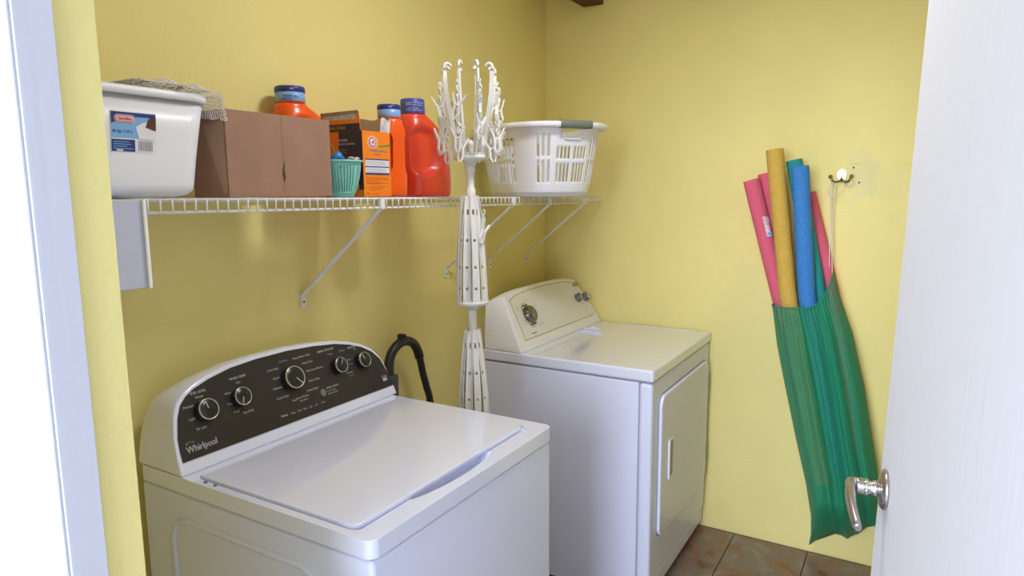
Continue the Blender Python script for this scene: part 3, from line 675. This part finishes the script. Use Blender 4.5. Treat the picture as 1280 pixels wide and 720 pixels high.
jug('detergent_jug', 'red orange detergent jug with a plain violet blue cap, right of the other jugs', (-1.180, -.185, zs(-1.2)), R(-8), jug_red, (cap_mid,), 1.05, rw=.72, cap_text=(R(-78), (('6X', .004, .273, .014, lt), ('CONCENTRATED', .023, .279, .0055, lt), ('FRESH CLEAN', .023, .272, .0055, lt), ('1/2', .006, .257, .0125, lt), ('THE SIZE', .023, .263, .0055, lt), ('SAME POWER', .023, .257, .0055, lt))))

# ------------------------------------------------------------------ baking soda carton with its flaps open
cx0, cx1, cy0, cy1 = -1.586, -1.474, -.283, -.135; cz0 = zs(-1.53); cz1 = cz0+.180
ct = thing('detergent_carton', 'orange and navy baking soda detergent carton with its top flaps open', 'carton', ((cx0+cx1)/2, (cy0+cy1)/2, cz0))
th = .0015
for nm, a, m_ in (('front_panel', (cx0, cx1, cy0, cy0+th), pack_orange), ('back_panel', (cx0, cx1, cy1-th, cy1), pack_orange), ('side_panel', (cx0, cx0+th, cy0+th, cy1-th), pack_orange), ('side_panel', (cx1-th, cx1, cy0+th, cy1-th), pack_orange)):
    q = MB(); q.box(a[0], a[1], a[2], a[3], cz0, cz1); build(nm, q, m_, ct)
q = MB(); q.box(cx0, cx1, cy0, cy1, cz0, cz0+th); build('bottom_panel', q, pack_orange, ct)
# flaps: left flap stands up and leans out, right flap stands, back flap leans
def flap(p0, p1, lean, h, mats, curl=0):
    p0, p1 = Vector(p0), Vector(p1); o = Vector(lean); q = MB(); n = 8
    vs = []
    for i in range(n+1):
        t = i/n
        for k, s_ in enumerate((0, .5, 1)):
            hh = h*s_; vs.append(p0+(p1-p0)*t+Vector((0, 0, hh))+o*s_+Vector((curl*math.sin(3*t)*s_, 0, .004*math.sin(7*t+p0.x*50)*s_)))
    fs = [(i*3+k, (i+1)*3+k, (i+1)*3+k+1, i*3+k+1) for i in range(n) for k in (0, 1)]
    q.add(vs, fs, False); return q
f1 = build('flap', flap((cx0, cy0+.004, cz1), (cx0, cy1, cz1), (-.006, 0, 0), .048, None), pack_orange, ct, solid=.0012)
q = MB(); q.flat = True; L_ = lambda yy, s_: (cx0-.0012-.006*s_, yy, cz1+.048*s_)
q.poly([L_(cy0+.006, 0), L_(cy1-.002, 0), L_(cy1-.002, .40), L_(cy0+.006, .40)]); build('navy_band', q, pack_navy, f1)
q = MB(); q.flat = True; q.poly([L_(cy0+.012, .62), L_(cy1-.01, .66), L_(cy1-.012, .90), L_(cy0+.02, .97)]); build('torn_paper', q, torn_white, f1)
q = MB(); q.flat = True; q.poly([(a-.0003, b_, c_) for a, b_, c_ in (L_(cy0+.004, .92), L_(cy1-.004, .86), L_(cy1-.002, 1.08), L_(cy0+.006, 1.1))]); build('kraft_edge', q, kraft, f1)
build('flap', flap((cx1, cy0+.01, cz1), (cx1, cy1, cz1), (.012, 0, 0), .044, None, .006), kraft, ct, solid=.0012)
f3 = build('flap', flap((cx0, cy1, cz1), (cx1, cy1, cz1), (0, -.01, 0), .040, None), kraft, ct, solid=.0012)
q = flap((cx1-.030, cy0+.010, cz1-.002), (cx1+.004, cy0+.004, cz1-.002), (.006, 0, 0), .040, None, .003); build('torn_flap', q, torn_white, ct, solid=.0015)
# front print
D = Decal((cx0, cy0, cz0), (1, 0, 0), (0, 0, 1), .0005); Wc, Hc = cx1-cx0, cz1-cz0
cu, cv = .039, .150
star = []
for k in range(24): rr_ = .026 if k % 2 else .0195; star.append((cu+rr_*math.cos(2*PI*k/24), cv+rr_*.78*math.sin(2*PI*k/24)))
D.poly(star, pack_yellow, 1); D.poly(ellipse(.0185, .0165, 28, cu, cv), label_white, 2); D.poly(ellipse(.0165, .0146, 28, cu, cv), pack_red, 3); D.poly(ellipse(.0105, .0095, 24, cu, cv), label_white, 4)
for a in range(0, 360, 30): D.rect(cu+.0133*math.cos(R(a))-.0011, cv+.0118*math.sin(R(a))-.0013, cu+.0133*math.cos(R(a))+.0011, cv+.0118*math.sin(R(a))+.0013, label_white, 4)
D.poly([(cu-.006, cv-.004), (cu+.004, cv+.002), (cu+.006, cv+.006), (cu+.0015, cv+.006), (cu-.001, cv+.003), (cu-.0075, cv-.001)], pack_red, 5)
D.poly([(cu+.003, cv-.006), (cu+.0055, cv-.005), (cu+.003, cv+.003), (cu+.0005, cv+.002)], label_navy, 6)
D.poly([(.064, .137), (.110, .142), (.111, .148), (.066, .142)], pack_green, 1)
D.text('SUPER WASHING', .028, .1245, .0092, label_white, 1, 'l', 1, .0003); D.text('SODA', .044, .115, .0092, label_white, 1, 'l', 1, .0003)
D.rect(.008, .066, .104, .104, label_white, 1); D.rect(.008, .102, .104, .105, label_navy, 2); D.rect(.008, .082, .104, .085, label_navy, 2); D.rect(.008, .062, .104, .067, label_navy, 2)
for v in (.098, .094, .090, .078, .074, .070): D.rect(.011, v-.0009, .011+random.uniform(.07, .09), v, gray_band, 2)
bt = mat('brown_print', (.45, .10, .01), .5)
for i in range(4): D.rect(.010, .054-.005*i, .010+(.085, .092, .060, .088)[i], .0528-.005*i, bt, 1)
for i in range(3): D.rect(.020, .030-.0045*i, .09-.01*i, .0290-.0045*i, bt, 1)
D.text('ARM & HAMMER', .022, .0355, .0058, bt, 1); D.text('Oz', .010, .007, .010, bt, 1); D.text('NET WT 55', .034, .007, .0058, bt, 1)
D.build('front_print', ct)
# side print (faces the room's left)
D = Decal((cx0, cy1, cz0), (0, -1, 0), (0, 0, 1), .0005); Ws = cy1-cy0
D.poly([(.052, .028), (Ws, .020), (Ws, Hc), (.062, Hc)], pack_navy, 1)
D.poly(ellipse(.020, .034, 24, .028, .118), pack_yellow, 1); D.poly(ellipse(.013, .026, 24, .028, .118), pack_orange, 2)
D.poly(ellipse(.020, .018, 20, .112, .030), pack_yellow, 2)
for i, (s_, v, z_) in enumerate((('POWER', .152, .010), ('BOOSTS CLEANING', .143, .007), ('Odor fighting', .128, .006), ('and softening', .121, .006), ('Directions', .108, .007), ('HELPS REMOVE', .092, .0075), ('STAINS', .083, .0075))): D.text(s_, .060, v, z_, label_white if i < 2 else gray_band, 2)
for i in range(8): D.rect(.060, .074-.005*i, .060+.07, .0732-.005*i, gray_band, 2)
D.build('side_print', ct)
D = Decal((cx0-.0024, cy1, cz1), (0, -1, 0), (-.006, 0, .048), .0005); D.text('BAKING SODA', .010, .005, .0125, pack_yellow, 1, 'l', 1, .0003); D.build('flap_print', f1)

# ------------------------------------------------------------------ teal colander basket with a blue packet in it
bw = thing('colander', 'small teal plastic colander between the cardboard box and the orange carton', 'colander', (-1.6465, -.262, zs(-1.6)))
def bowl_r(h): return .029+.0205*math.sin(min(1, h/.088)*PI/2)**.85
nC, nR = 108, 18; b = MB(); vs = []; ZB = zs(-1.6)+.001; BCX, BCY = -1.6465, -.262
for i in range(nR+1):
    h = .090*i/nR
    for k in range(nC): a = 2*PI*k/nC; r_ = bowl_r(h); vs.append((BCX+r_*math.cos(a), BCY+r_*math.sin(a), ZB+.004+h))
fs = []
for i in range(nR):
    for k in range(nC):
        if k % 3 == 0 and 2 <= i < 15 and (k//3) % 9 != 0: continue
        fs.append((i*nC+k, i*nC+(k+1) % nC, (i+1)*nC+(k+1) % nC, (i+1)*nC+k))
b.add(vs, fs, True)
build('bowl', b, teal_plastic, bw, solid=.0022)
q = MB(); q.lathe([(.024, 0), (.029, 0), (.031, .006), (.026, .006)], (BCX, BCY, ZB), (0, 0, 1), 40, caps=False); q.lathe([(.001, .004), (.030, .004), (.030, .006), (.001, .006)], (BCX, BCY, ZB), (0, 0, 1), 30, caps=False); build('base_ring', q, teal_plastic, bw)
q = MB(); q.lathe([(.048, .089), (.054, .092), (.057, .091), (.057, .095), (.054, .0965), (.048, .095)], (BCX, BCY, ZB), (0, 0, 1), 48, caps=False); build('rim', q, teal_plastic, bw)
q = MB()
rings = []
for i in range(9):
    t = i/8; s_ = math.sin(PI*min(1, t*.9+.08)); rings.append([(BCX-.042+.060*t, BCY-.006+.018*s_*math.cos(a), ZB+.096+.008*math.sin(6*t)+.016*s_*math.sin(a)*(1+.3*math.sin(3*a+5*t))) for a in [2*PI*k/14 for k in range(14)]])
q.loft(rings); o = build('packet', q, blue_pack); o['label'] = 'crumpled bright blue packet lying in the teal colander'; o['category'] = 'packet'
q = MB(); rings = [[(BCX+.010+.030*t+.0, BCY-.020+.010*math.cos(a), ZB+.0995+.003*math.sin(a)+.004*math.sin(9*t)) for a in [2*PI*k/8 for k in range(8)]] for t in [i/6 for i in range(7)]]
q.loft(rings); o = build('crumpled_wrapper', q, torn_white); o['label'] = 'white crumpled wrapper beside the blue packet in the colander'; o['category'] = 'wrapper'

# ------------------------------------------------------------------ laundry basket
LB = Vector((-.598, -.286, zs(-.5)+.001)); LA = math.atan2(.83, .55)
lb = thing('laundry_basket', 'white plastic laundry basket with slotted sides at the right end of the shelf', 'basket', LB)
ua = Vector((math.cos(LA), math.sin(LA), 0)); va = Vector((-math.sin(LA), math.cos(LA), 0))
HB = .262
def bprof(h):   # half length, half width
    t = (h/HB)**.85; return .222+.050*t, .160+.040*t
def bpt(a, h, off=0, zoff=0):
    A, B = bprof(h); e = .80; ca, sa = math.cos(a), math.sin(a)
    p = ua*((A+off)*abs(ca)**e*(1 if ca > 0 else -1))+va*((B+off)*abs(sa)**e*(1 if sa > 0 else -1))
    return LB+p+Vector((0, 0, h+zoff))
nC, nR = 300, 30
# uniform arc-length angles
angs = []; tot = [0]; fine = [2*PI*i/3000 for i in range(3001)]
for i in range(3000): tot.append(tot[-1]+(bpt(fine[i+1], .12)-bpt(fine[i], .12)).length)
j = 0
for k in range(nC):
    t = tot[-1]*k/nC
    while tot[j+1] < t: j += 1
    angs.append(fine[j]+(fine[j+1]-fine[j])*(t-tot[j])/(tot[j+1]-tot[j]))
def slot(k, i):
    # end handles at k ~ 0 and 150 ; sides at 75 and 225
    kk = k % 150; d0 = min(kk, 150-kk)      # distance from the handle ends
    if d0 <= 9 and 24 <= i <= 27: return True            # hand hole
    if d0 <= 1 or 14 <= d0 <= 17 or 30 <= d0 <= 47: return False      # ribs and the plain panel
    if d0 < 14: return (d0 % 3 != 1) and (4 < i < 13 or 14 < i < 20)
    if d0 < 30: return ((d0-18) % 4 < 2) and (4 < i < 14 or 15 < i < 25)
    return (kk % 5 < 3) and (4 < i < 14 or 15 < i < 24)
b = MB(); vs = []
for i in range(nR+1):
    for k in range(nC):
        h = .012+(HB-.012)*i/nR; vs.append(bpt(angs[k], h))
fs = [(i*nC+k, i*nC+(k+1) % nC, (i+1)*nC+(k+1) % nC, (i+1)*nC+k) for i in range(nR) for k in range(nC) if not slot(k, i)]
b.add(vs, fs, True); build('side_wall', b, white_plastic, lb, solid=.0028)
q = MB(); q.loft([[bpt(a, .012, 0) for a in angs[::3]], [bpt(a, .003, -.004) for a in angs[::3]], [bpt(a, 0, -.016) for a in angs[::3]]], False, True); build('bottom', q, white_plastic, lb)
q = MB(); q.loft([[bpt(a, HB, o_, z_) for a in angs[::2]] for o_, z_ in ((0, -.014), (.020, -.018), (.026, -.014), (.027, -.002), (.022, .003), (.006, .004), (-.002, .001), (-.002, -.01))], False, False); build('rim', q, white_plastic, lb)
for s_ in (0, PI):
    q = MB(); rings = []
    for t in range(-8, 9):
        a = s_+t*.026; rings.append([bpt(a, HB, o_, z_) for o_, z_ in ((-.004, -.02), (-.004, .0065), (.010, .0085), (.0285, .0055), (.0305, -.003), (.0285, -.021), (.02, -.021))])
    q.loft(rings, True, True); g = build('hand_grip', q, grip_teal, lb)
    q = MB(); pts = [bpt(s_+t*.0165, HB-.022-(0 if abs(t) < 6 else 0), .006) for t in range(-7, 8)]
    lo = [bpt(s_-.115, HB-.02, .006), bpt(s_-.115, HB-.048, .005), bpt(s_-.10, HB-.055, .005)]+[bpt(s_+t*.02, HB-.056, .005) for t in range(-4, 5)]+[bpt(s_+.10, HB-.055, .005), bpt(s_+.115, HB-.048, .005), bpt(s_+.115, HB-.02, .006)]
    q.tube(lo, .0035, 8); build('hand_hole_edge', q, white_plastic, lb)

# ------------------------------------------------------------------ folding drying rack on a pole
RX, RY = -1.272, -.42
rk = thing('drying_rack', 'white plastic folding umbrella drying rack hung with clothes pegs, standing between the machines', 'drying rack', (RX, RY, 0))
def cylr(a, r, z): return Vector((RX+r*math.cos(a), RY+r*math.sin(a), z))
q = MB(); q.lathe([(.0135, .02), (.0135, 1.14), (.0130, 1.141), (.0130, 1.50)], (RX, RY, 0), n=20); build('pole', q, rack_plastic, rk)
q = MB(); q.lathe([(.0150, 1.48), (.0150, 1.545), (.0115, 1.548), (.0115, 1.592), (.0160, 1.594), (.0160, 1.618)], (RX, RY, 0), n=20); build('collar', q, rack_plastic, rk)
def hub(z, r):
    q = MB(); q.lathe([(.016, z-.022), (.020, z-.010), (r*.90, z-.006), (r, z), (r, z+.006), (r*.93, z+.008), (r*.90, z+.002), (.018, z+.002), (.016, z+.022)], (RX, RY, 0), n=36); h_ = build('hub', q, rack_plastic, rk)
    q = MB()
    for k in range(16): a = 2*PI*k/16+.1; q.box(*(lambda p: (p.x-.004, p.x+.004, p.y-.004, p.y+.004, z+.002, z+.016))(cylr(a, r*.86, 0)))
    build('hinge_lugs', q, rack_plastic, h_)
hub(1.636, .050); hub(1.196, .052); hub(.782, .054)
q = MB(); q.lathe([(.003, 1.690), (.010, 1.686), (.013, 1.676), (.011, 1.665), (.008, 1.655), (.016, 1.648), (.016, 1.636)], (RX, RY, 0), n=20); build('finial', q, rack_plastic, rk)
for k in range(4):
    a = PI/4+k*PI/2; q = MB(); q.tube([cylr(a, .012, .10), cylr(a, .10, .03), cylr(a, .15, .012)], .010, 10); build('foot', q, rack_plastic, rk)
# folded straight slats of the two lower tiers
def slat_mesh(L, w0, w1, holes):
    q = MB(); nz = 40; xs = (-1, -.35, .35, 1); vs = []
    for i in range(nz+1):
        t = i/nz; w_ = (w0+(w1-w0)*t)/2; bow = .006*math.sin(PI*t)
        if i == nz: w_ *= .6
        for x in xs: vs.append((x*w_, bow-.0+(.0 if abs(x) < 1 else .0035), L*t))
    fs = []
    for i in range(nz):
        for k in range(3):
            if k == 1 and any(abs(i/nz-h) < .018 for h in holes): continue
            fs.append((i*4+k, i*4+k+1, (i+1)*4+k+1, (i+1)*4+k))
    q.add(vs, fs, False); return q
for (zh, L, rb, rt_) in ((1.200, .325, .045, .019), (.786, .328, .047, .020)):
    first = None
    for k in range(10):
        a = 2*PI*k/10+.25
        if first is None: first = build('slat', slat_mesh(L, .024, .018, (.12, .33, .58, .84)), rack_plastic, rk, solid=.0022, world=False); o = first
        else: o = dup(first, 'slat', rk)
        tilt = math.atan2(rb-rt_, L)+random.uniform(-.012, .018)
        base = cylr(a, rb, zh)
        M_ = Matrix.Translation(base-Vector((RX, RY, 0))) @ Matrix.Rotation(a-PI/2, 4, 'Z') @ Matrix.Rotation(tilt, 4, 'X')
        o.matrix_local = M_
    if zh < 1: continue
# curved upper arms with a hook at the tip and eyelets
def arm_mesh():
    q = MB(); pts = []
    path = [(.040, 0), (.044, .03), (.050, .07), (.058, .11), (.066, .15), (.0715, .19), (.0735, .225), (.0735, .245)]
    rings = []
    for i, (r_, z) in enumerate(path):
        w_ = .0098-.0035*i/7; rings.append([(r_-w_*.9, -.0028, z), (r_+w_*.9, -.0028, z), (r_+w_*.9, .0028, z), (r_-w_*.9, .0028, z)])
    q.loft(rings, smooth=False)
    hk = [(.0735+.0095-.0095*math.cos(R(t)) if 0 else .0735-.0, 0, 0)]
    hp_ = []
    for t in range(-10, 215, 25): hp_.append((.0735-.009+.011*math.cos(R(-20+t)), 0, .256+.011*math.sin(R(-20+t))))
    q.tube(hp_, .0044, 8)
    for z, r_ in ((.085, .0535), (.145, .0655), (.205, .0725)):
        q.tube([(r_+.005, 0, z), (r_+.013, 0, z+.002)], .0022, 6)
        q.tube([(r_+.0165+.0042*math.cos(R(t)), 0, z+.003+.0042*math.sin(R(t))) for t in range(0, 360, 36)], .0017, 5, closed=True)
    return q
def link_mesh(n_links, off=0):
    q = MB()
    for i in range(n_links):
        c = -.006-.0125*i
        if i % 2: pts = [(.0048*math.cos(R(t)), 0, c+.0085*math.sin(R(t))) for t in range(0, 360, 45)]
        else: pts = [(0, .0048*math.cos(R(t)), c+.0085*math.sin(R(t))) for t in range(0, 360, 45)]
        q.tube(pts, .0016, 5, closed=True)
    return q
def peg_mesh():
    q = MB()
    for s_ in (-1, 1):
        prof = [(s_*.021, .030), (s_*.014, .014), (s_*.0070, 0), (s_*.0065, -.014), (s_*.0085, -.026), (s_*.003, -.042)]
        rings = []
        for i, (x, z) in enumerate(prof):
            w_ = (.0022, .0026, .0030, .0030, .0028, .0018)[i]
            rings.append([(x-w_, -.004, z), (x+w_, -.004, z), (x+w_, .004, z), (x-w_, .004, z)])
        q.loft(rings, smooth=False)
    q.tube([(-.006, 0, -.002), (.006, 0, -.002)], .0028, 8)
    return q
armP = chP = pgP = None; shortP = None
NA = 8
for k in range(NA):
    a = 2*PI*k/NA+.22
    if armP is None: armP = build('arm', arm_mesh(), rack_plastic, rk, world=False); o = armP
    else: o = dup(armP, 'arm', rk)
    lean = random.uniform(-.05, .05)
    am = Matrix.Translation((0, 0, 1.640)) @ Matrix.Rotation(a, 4, 'Z') @ Matrix.Rotation(lean, 4, 'Y')
    o.matrix_local = am
    for (z, r_, nl) in ((.208, .089, 0), (.088, .070, 1)) if k % 2 == 0 else ((.208, .089, 0), (.148, .082, 1)):
        top = am @ Vector((r_, 0, z-.002))
        if chP is None: chP = build('chain', link_mesh(4), rack_plastic, rk, world=False); c = chP
        else: c = dup(chP, 'chain', rk)
        c.matrix_local = Matrix.Translation(top) @ Matrix.Rotation(random.uniform(0, PI), 4, 'Z')
        if pgP is None: pgP = build('clothes_peg', peg_mesh(), rack_plastic, c, world=False); g = pgP
        else: g = dup(pgP, 'clothes_peg', c)
        g.matrix_local = Matrix.Translation((0, 0, -.062-.0)) @ Matrix.Rotation(-1.03+random.uniform(-.8, .8), 4, 'Z') @ Matrix.Rotation(random.uniform(-.25, .25), 4, 'Y')
        if z > .2:
            c2 = dup(chP, 'chain', rk); c2.matrix_local = Matrix.Translation(top+Vector((0, 0, -.092)))
            g2 = dup(pgP, 'clothes_peg', c2); g2.matrix_local = Matrix.Translation((0, 0, -.062)) @ Matrix.Rotation(-1.03+random.uniform(-.8, .8), 4, 'Z')
c = dup(chP, 'chain', rk); c.matrix_local = Matrix.Translation((.010, -.040, 1.48)); g = dup(pgP, 'clothes_peg', c); g.matrix_local = Matrix.Translation((0, 0, -.062)) @ Matrix.Rotation(.5, 4, 'Y')

# ------------------------------------------------------------------ black drain hose
hs_ = thing('drain_hose', 'black corrugated drain hose arched up behind the washing machine', 'hose', (-1.2, -.08, .80))
pts = [(-1.292, -.09, .80), (-1.292, -.09, .90), (-1.288, -.085, .95), (-1.272, -.08, .985), (-1.245, -.08, 1.010), (-1.21, -.08, 1.022), (-1.175, -.08, 1.018), (-1.145, -.08, 1.000), (-1.125, -.08, .970), (-1.112, -.08, .93), (-1.100, -.08, .885), (-1.082, -.08, .83), (-1.06, -.08, .75), (-1.05, -.08, .5), (-1.06, -.08, .2), (-1.15, -.08, .05)]
def smooth_path(p, n=5):
    out = []; p = [Vector(x) for x in p]
    for i in range(len(p)-1):
        a, b_, c_, d_ = p[max(i-1, 0)], p[i], p[i+1], p[min(i+2, len(p)-1)]
        for k in range(n):
            t = k/n; out.append(.5*((2*b_)+(c_-a)*t+(2*a-5*b_+4*c_-d_)*t*t+(3*b_-a-3*c_+d_)*t**3))
    return out+[p[-1]]
sp = smooth_path(pts, 8)
q = MB(); q.tube(sp[:70], .0165, 14); build('bend_form', q, rubber, hs_)
q = MB(); q.tube(sp[64:], [.0125+(.0012 if i % 2 else 0) for i in range(len(sp[64:]))], 12); build('hose', q, rubber, hs_)
q = MB(); q.box(-1.222, -1.200, -.092, -.068, 1.030, 1.050); q.lathe([(.006, 0), (.006, .006)], (-1.211, -.092, 1.043), (0, -1, 0), 12); build('hook_tab', q, rubber, hs_, bev=.003)
q = MB(); q.box(-1.320, -1.268, -.110, -.060, .80, .925); build('bracket', q, mat('dark_gray_plastic', (.05, .05, .055), .45), hs_, bev=.004)
q = MB(); q.tube([(-1.33, -.035, 1.0), (-1.33, -.001, 1.0)], .010, 12); vb = build('pipe_stub', q, brass, None); vb['label'] = 'small brass pipe stub in the back wall beside the drain hose'; vb['category'] = 'pipe'

# ------------------------------------------------------------------ pool noodles
def noodle(label, top, slope, z0, r, m_, bend=0, group=None, s2=None, lab=False):
    x, y, z = top; t = thing('pool_noodle', label, 'pool noodle', (x, y-slope*(z-z0)*1.0, z0), 'pool noodles in the green mesh bag')
    pts = []
    n_ = 24
    for i in range(n_+1):
        s_ = i/n_; zz = z0+(z-z0)*s_; d2 = max(0, 1.15-zz); ex = (s2-slope)*d2*min(1, d2/.15) if s2 is not None else 0; pts.append(Vector((x, y-slope*(z-zz)-ex, zz)))
    q = MB(); q.tube(pts, r, 24, caps=False); q.lathe([(r, 0), (.007, 0)], pts[0], (0, slope, 1), 24, caps=False)
    # top annulus and bore
    T__ = (pts[-1]-pts[-2]).normalized(); a = Vector((1, 0, 0)); a = (a-T__*a.dot(T__)).normalized(); b_ = T__.cross(a); rg = []
    for rr_, h in ((r, -.002), (r*.97, .001), (.0105, .001), (.0085, -.002), (.0085, -.05)): rg.append([pts[-1]+a*rr_*math.cos(2*PI*k/24)+b_*rr_*math.sin(2*PI*k/24)+T__*h for k in range(24)])
    q.loft(rg, False, True); build('foam_tube', q, m_, t)
    if lab:
        q = MB(); q.flat = True; c0 = pts[-1]-T__*.150; c1 = pts[-1]-T__*.232
        rows = 6
        def P_(u, v, l=0): a_ = R(205+60*u); d_ = Vector((math.cos(a_), math.sin(a_), 0)); return c0+(c1-c0)*v+d_*(r+.0008+l)
        for (v0, v1, u0, u1, mi, l) in ((0, 1, 0, 1, 0, 0), (.02, .3, .06, .94, 1, .0004), (.36, .40, .1, .9, 3, .0004), (.45, .48, .1, .8, 1, .0004), (.52, .55, .1, .9, 1, .0004), (.59, .62, .1, .7, 1, .0004), (.80, .93, .1, .9, 2, .0004)):
            q.mi = mi
            for i in range(rows): ua_, ub_ = u0+(u1-u0)*i/rows, u0+(u1-u0)*(i+1)/rows; q.poly([P_(ua_, v1, l), P_(ub_, v1, l), P_(ub_, v0, l), P_(ua_, v0, l)])
        build('paper_label', q, [label_white, label_pink, label_sky, gray_band], t)
    return t
noodle('pink foam pool noodle with a white paper label, leftmost in the green bag', (-.100, -1.000, 1.573), .279, .42, .0325, N_PINK, lab=True)
noodle('pink foam pool noodle half hidden behind the mustard noodle', (-.046, -1.044, 1.600), .215, .45, .0310, N_PINK)
noodle('mustard yellow foam pool noodle, tallest in the green bag', (-.168, -1.096, 1.688), .132, .38, .0325, N_YEL, s2=.215)
noodle('teal foam pool noodle leaning right behind the blue noodle', (-.100, -1.158, 1.648), .216, .36, .0310, N_TEAL)
noodle('bright blue foam pool noodle in front of the teal one', (-.168, -1.191, 1.622), .097, .42, .0320, N_BLUE, s2=.228)
noodle('pink foam pool noodle leaning rightmost against the wall behind the blue one', (-.036, -1.205, 1.520), .27, .46, .0310, N_PINK, s2=.17)

# ------------------------------------------------------------------ green mesh bag
bag = thing('mesh_bag', 'sheer green mesh bag full of pool noodles hanging from the wall hook', 'bag', (-.10, -1.33, .06))
def lerp_tab(tab, z):
    for (z0, v0), (z1, v1) in zip(tab, tab[1:]):
        if z >= z1: f = (z-z1)/(z0-z1) if z0 != z1 else 0; f = min(1, f); return v1+(v0-v1)*f
    return tab[-1][1]
Lt = [(1.30, -1.108), (1.08, -1.112), (.917, -1.138), (.787, -1.168), (.561, -1.222), (.368, -1.272), (.234, -1.298), (.12, -1.296), (.05, -1.286)]
Rt = [(1.25, -1.318), (1.219, -1.320), (1.112, -1.350), (.976, -1.400), (.761, -1.455), (.543, -1.497), (.419, -1.523), (.218, -1.545), (.12, -1.555), (0, -1.56)]
def ztop(y):
    t = (-1.11-y)/.212; return 1.078+.012*t+.125*max(0, (t-.55)/.45)**1.9
def zbot(y):
    t = (-1.29-y)/.26; return .045+.085*min(1, max(0, t)*3)+.02*math.sin(9*max(0, t))+.06*max(0, t)**2
nU, nV = 300, 70; vs = []
for j in range(nV+1):
    t = j/nV
    for k in range(nU):
        a = 2*PI*k/nU; ca, sa = math.cos(a), math.sin(a); w_ = (1-ca)/2      # w_: 0 at the left end, 1 at the right
        yt = -1.112-.208*w_; zt = ztop(yt); yb_ = -1.29-.262*w_; zb_ = zbot(yb_)
        z = zt+(zb_-zt)*t
        L, Rr = lerp_tab(Lt, z), lerp_tab(Rt, z)
        y = L+(Rr-L)*(w_ if t > 0 else w_)
        dep = .112-.080*max(0, (t-.80)/.20)**1.3; dep *= 1-.55*max(0, w_-.35)*(1-.3*t) if w_ > .35 else 1
        x = -.010-dep-dep*math.copysign(abs(sa)**.5, sa) if 1 else 0
        x = min(x, -.006)
        if sa > 0:   # front: gathers that fan out downwards
            ga = .0030*math.sin(2*PI*(w_**1.3)*19+1.5*math.sin(7*w_))*(.12+.88*math.exp(-6*t))*sa**.5 + .010*math.sin(2*PI*(w_*5.5+.25*t)+.8)*min(1, t*3+.2)*sa*(.4+w_)
            x -= ga
            y += .002*math.sin(2*PI*w_*7+2)*t*sa
        vs.append((min(x, -.004), y, z))
b = MB(); fs = [(j*nU+k, j*nU+(k+1) % nU, (j+1)*nU+(k+1) % nU, (j+1)*nU+k) for j in range(nV) for k in range(nU)]
b.add(vs, fs, True); b.smooth = True; b.face([nV*nU+k for k in range(nU)]); bagm = build('bag_body', b, green_mesh, bag)
hem = [Vector(v)+Vector((0, 0, 0)) for v in vs[:nU:2]]
q = MB(); q.tube(hem, .0028, 6, closed=True); build('hem', q, mat('green_hem', (.005, .24, .12), .7), bag)
hook = Vector((-.030, -1.300, 1.560)); att = Vector((-.055, -1.314, 1.205))
q = MB()
q.tube(smooth_path([att, att+Vector((.004, .008, .12)), Vector((-.030, -1.301, 1.45)), hook+Vector((0, -.004, -.01)), hook+Vector((-.006, .012, .004))], 6), .0019, 6)
q.tube(smooth_path([att+Vector((-.004, .010, -.01)), att+Vector((0, .016, .12)), Vector((-.030, -1.292, 1.45)), hook+Vector((0, .008, -.01)), hook+Vector((.004, -.006, .006))], 6), .0019, 6)
q.tube(smooth_path([hook+Vector((0, .012, 0)), hook+Vector((-.004, .022, -.03)), hook+Vector((-.004, .012, -.055)), hook+Vector((-.004, -.016, -.045)), hook+Vector((0, -.036, -.012)), hook+Vector((.006, -.03, .006))], 6), .0013, 6)
build('drawstring', q, cord_mat, bag)

# wall hook
wh = thing('wall_hook', 'small double brass hook with a shiny plate on the far wall', 'hook', (-.002, -1.322, 1.575))
q = MB(); q.prism(ellipse(.0165, .020, 28), (-.0005, -1.322, 1.592), (0, -1, 0), (0, 0, 1), (-1, 0, 0), .003); build('plate', q, chrome, wh, bev=.001)
for s_ in (-1, 1):
    q = MB(); q.tube(smooth_path([(-.004, -1.322, 1.580), (-.016, -1.322-s_*.004, 1.568), (-.028, -1.322-s_*.018, 1.563), (-.034, -1.322-s_*.030, 1.569), (-.035, -1.322-s_*.036, 1.582)], 5), .0040, 8); q.lathe([(.001, -.008), (.0055, -.006), (.0078, 0), (.0055, .006), (.001, .008)], (-.035, -1.322-s_*.037, 1.584), (0, 0, 1), 14); build('prong', q, brass, wh)
q = MB(); q.prism(rrect(.035, .010, .003, 3), (-.0045, -1.330, 1.563), (0, -.96, -.28), (0, -.28, .96), (-1, 0, 0), .002); build('tape', q, torn_white, wh)

# added lamp base to go with the ceiling fill, out of view
cl = thing('added_ceiling_lamp', 'added ceiling lamp base, unseen above the frame', 'lamp', (-1.45, -1.0, CEIL))
q = MB(); q.lathe([(.13, 0), (.13, -.02), (.12, -.025)], (-1.45, -1.0, CEIL-.001), n=32); build('base', q, white_plastic, cl)
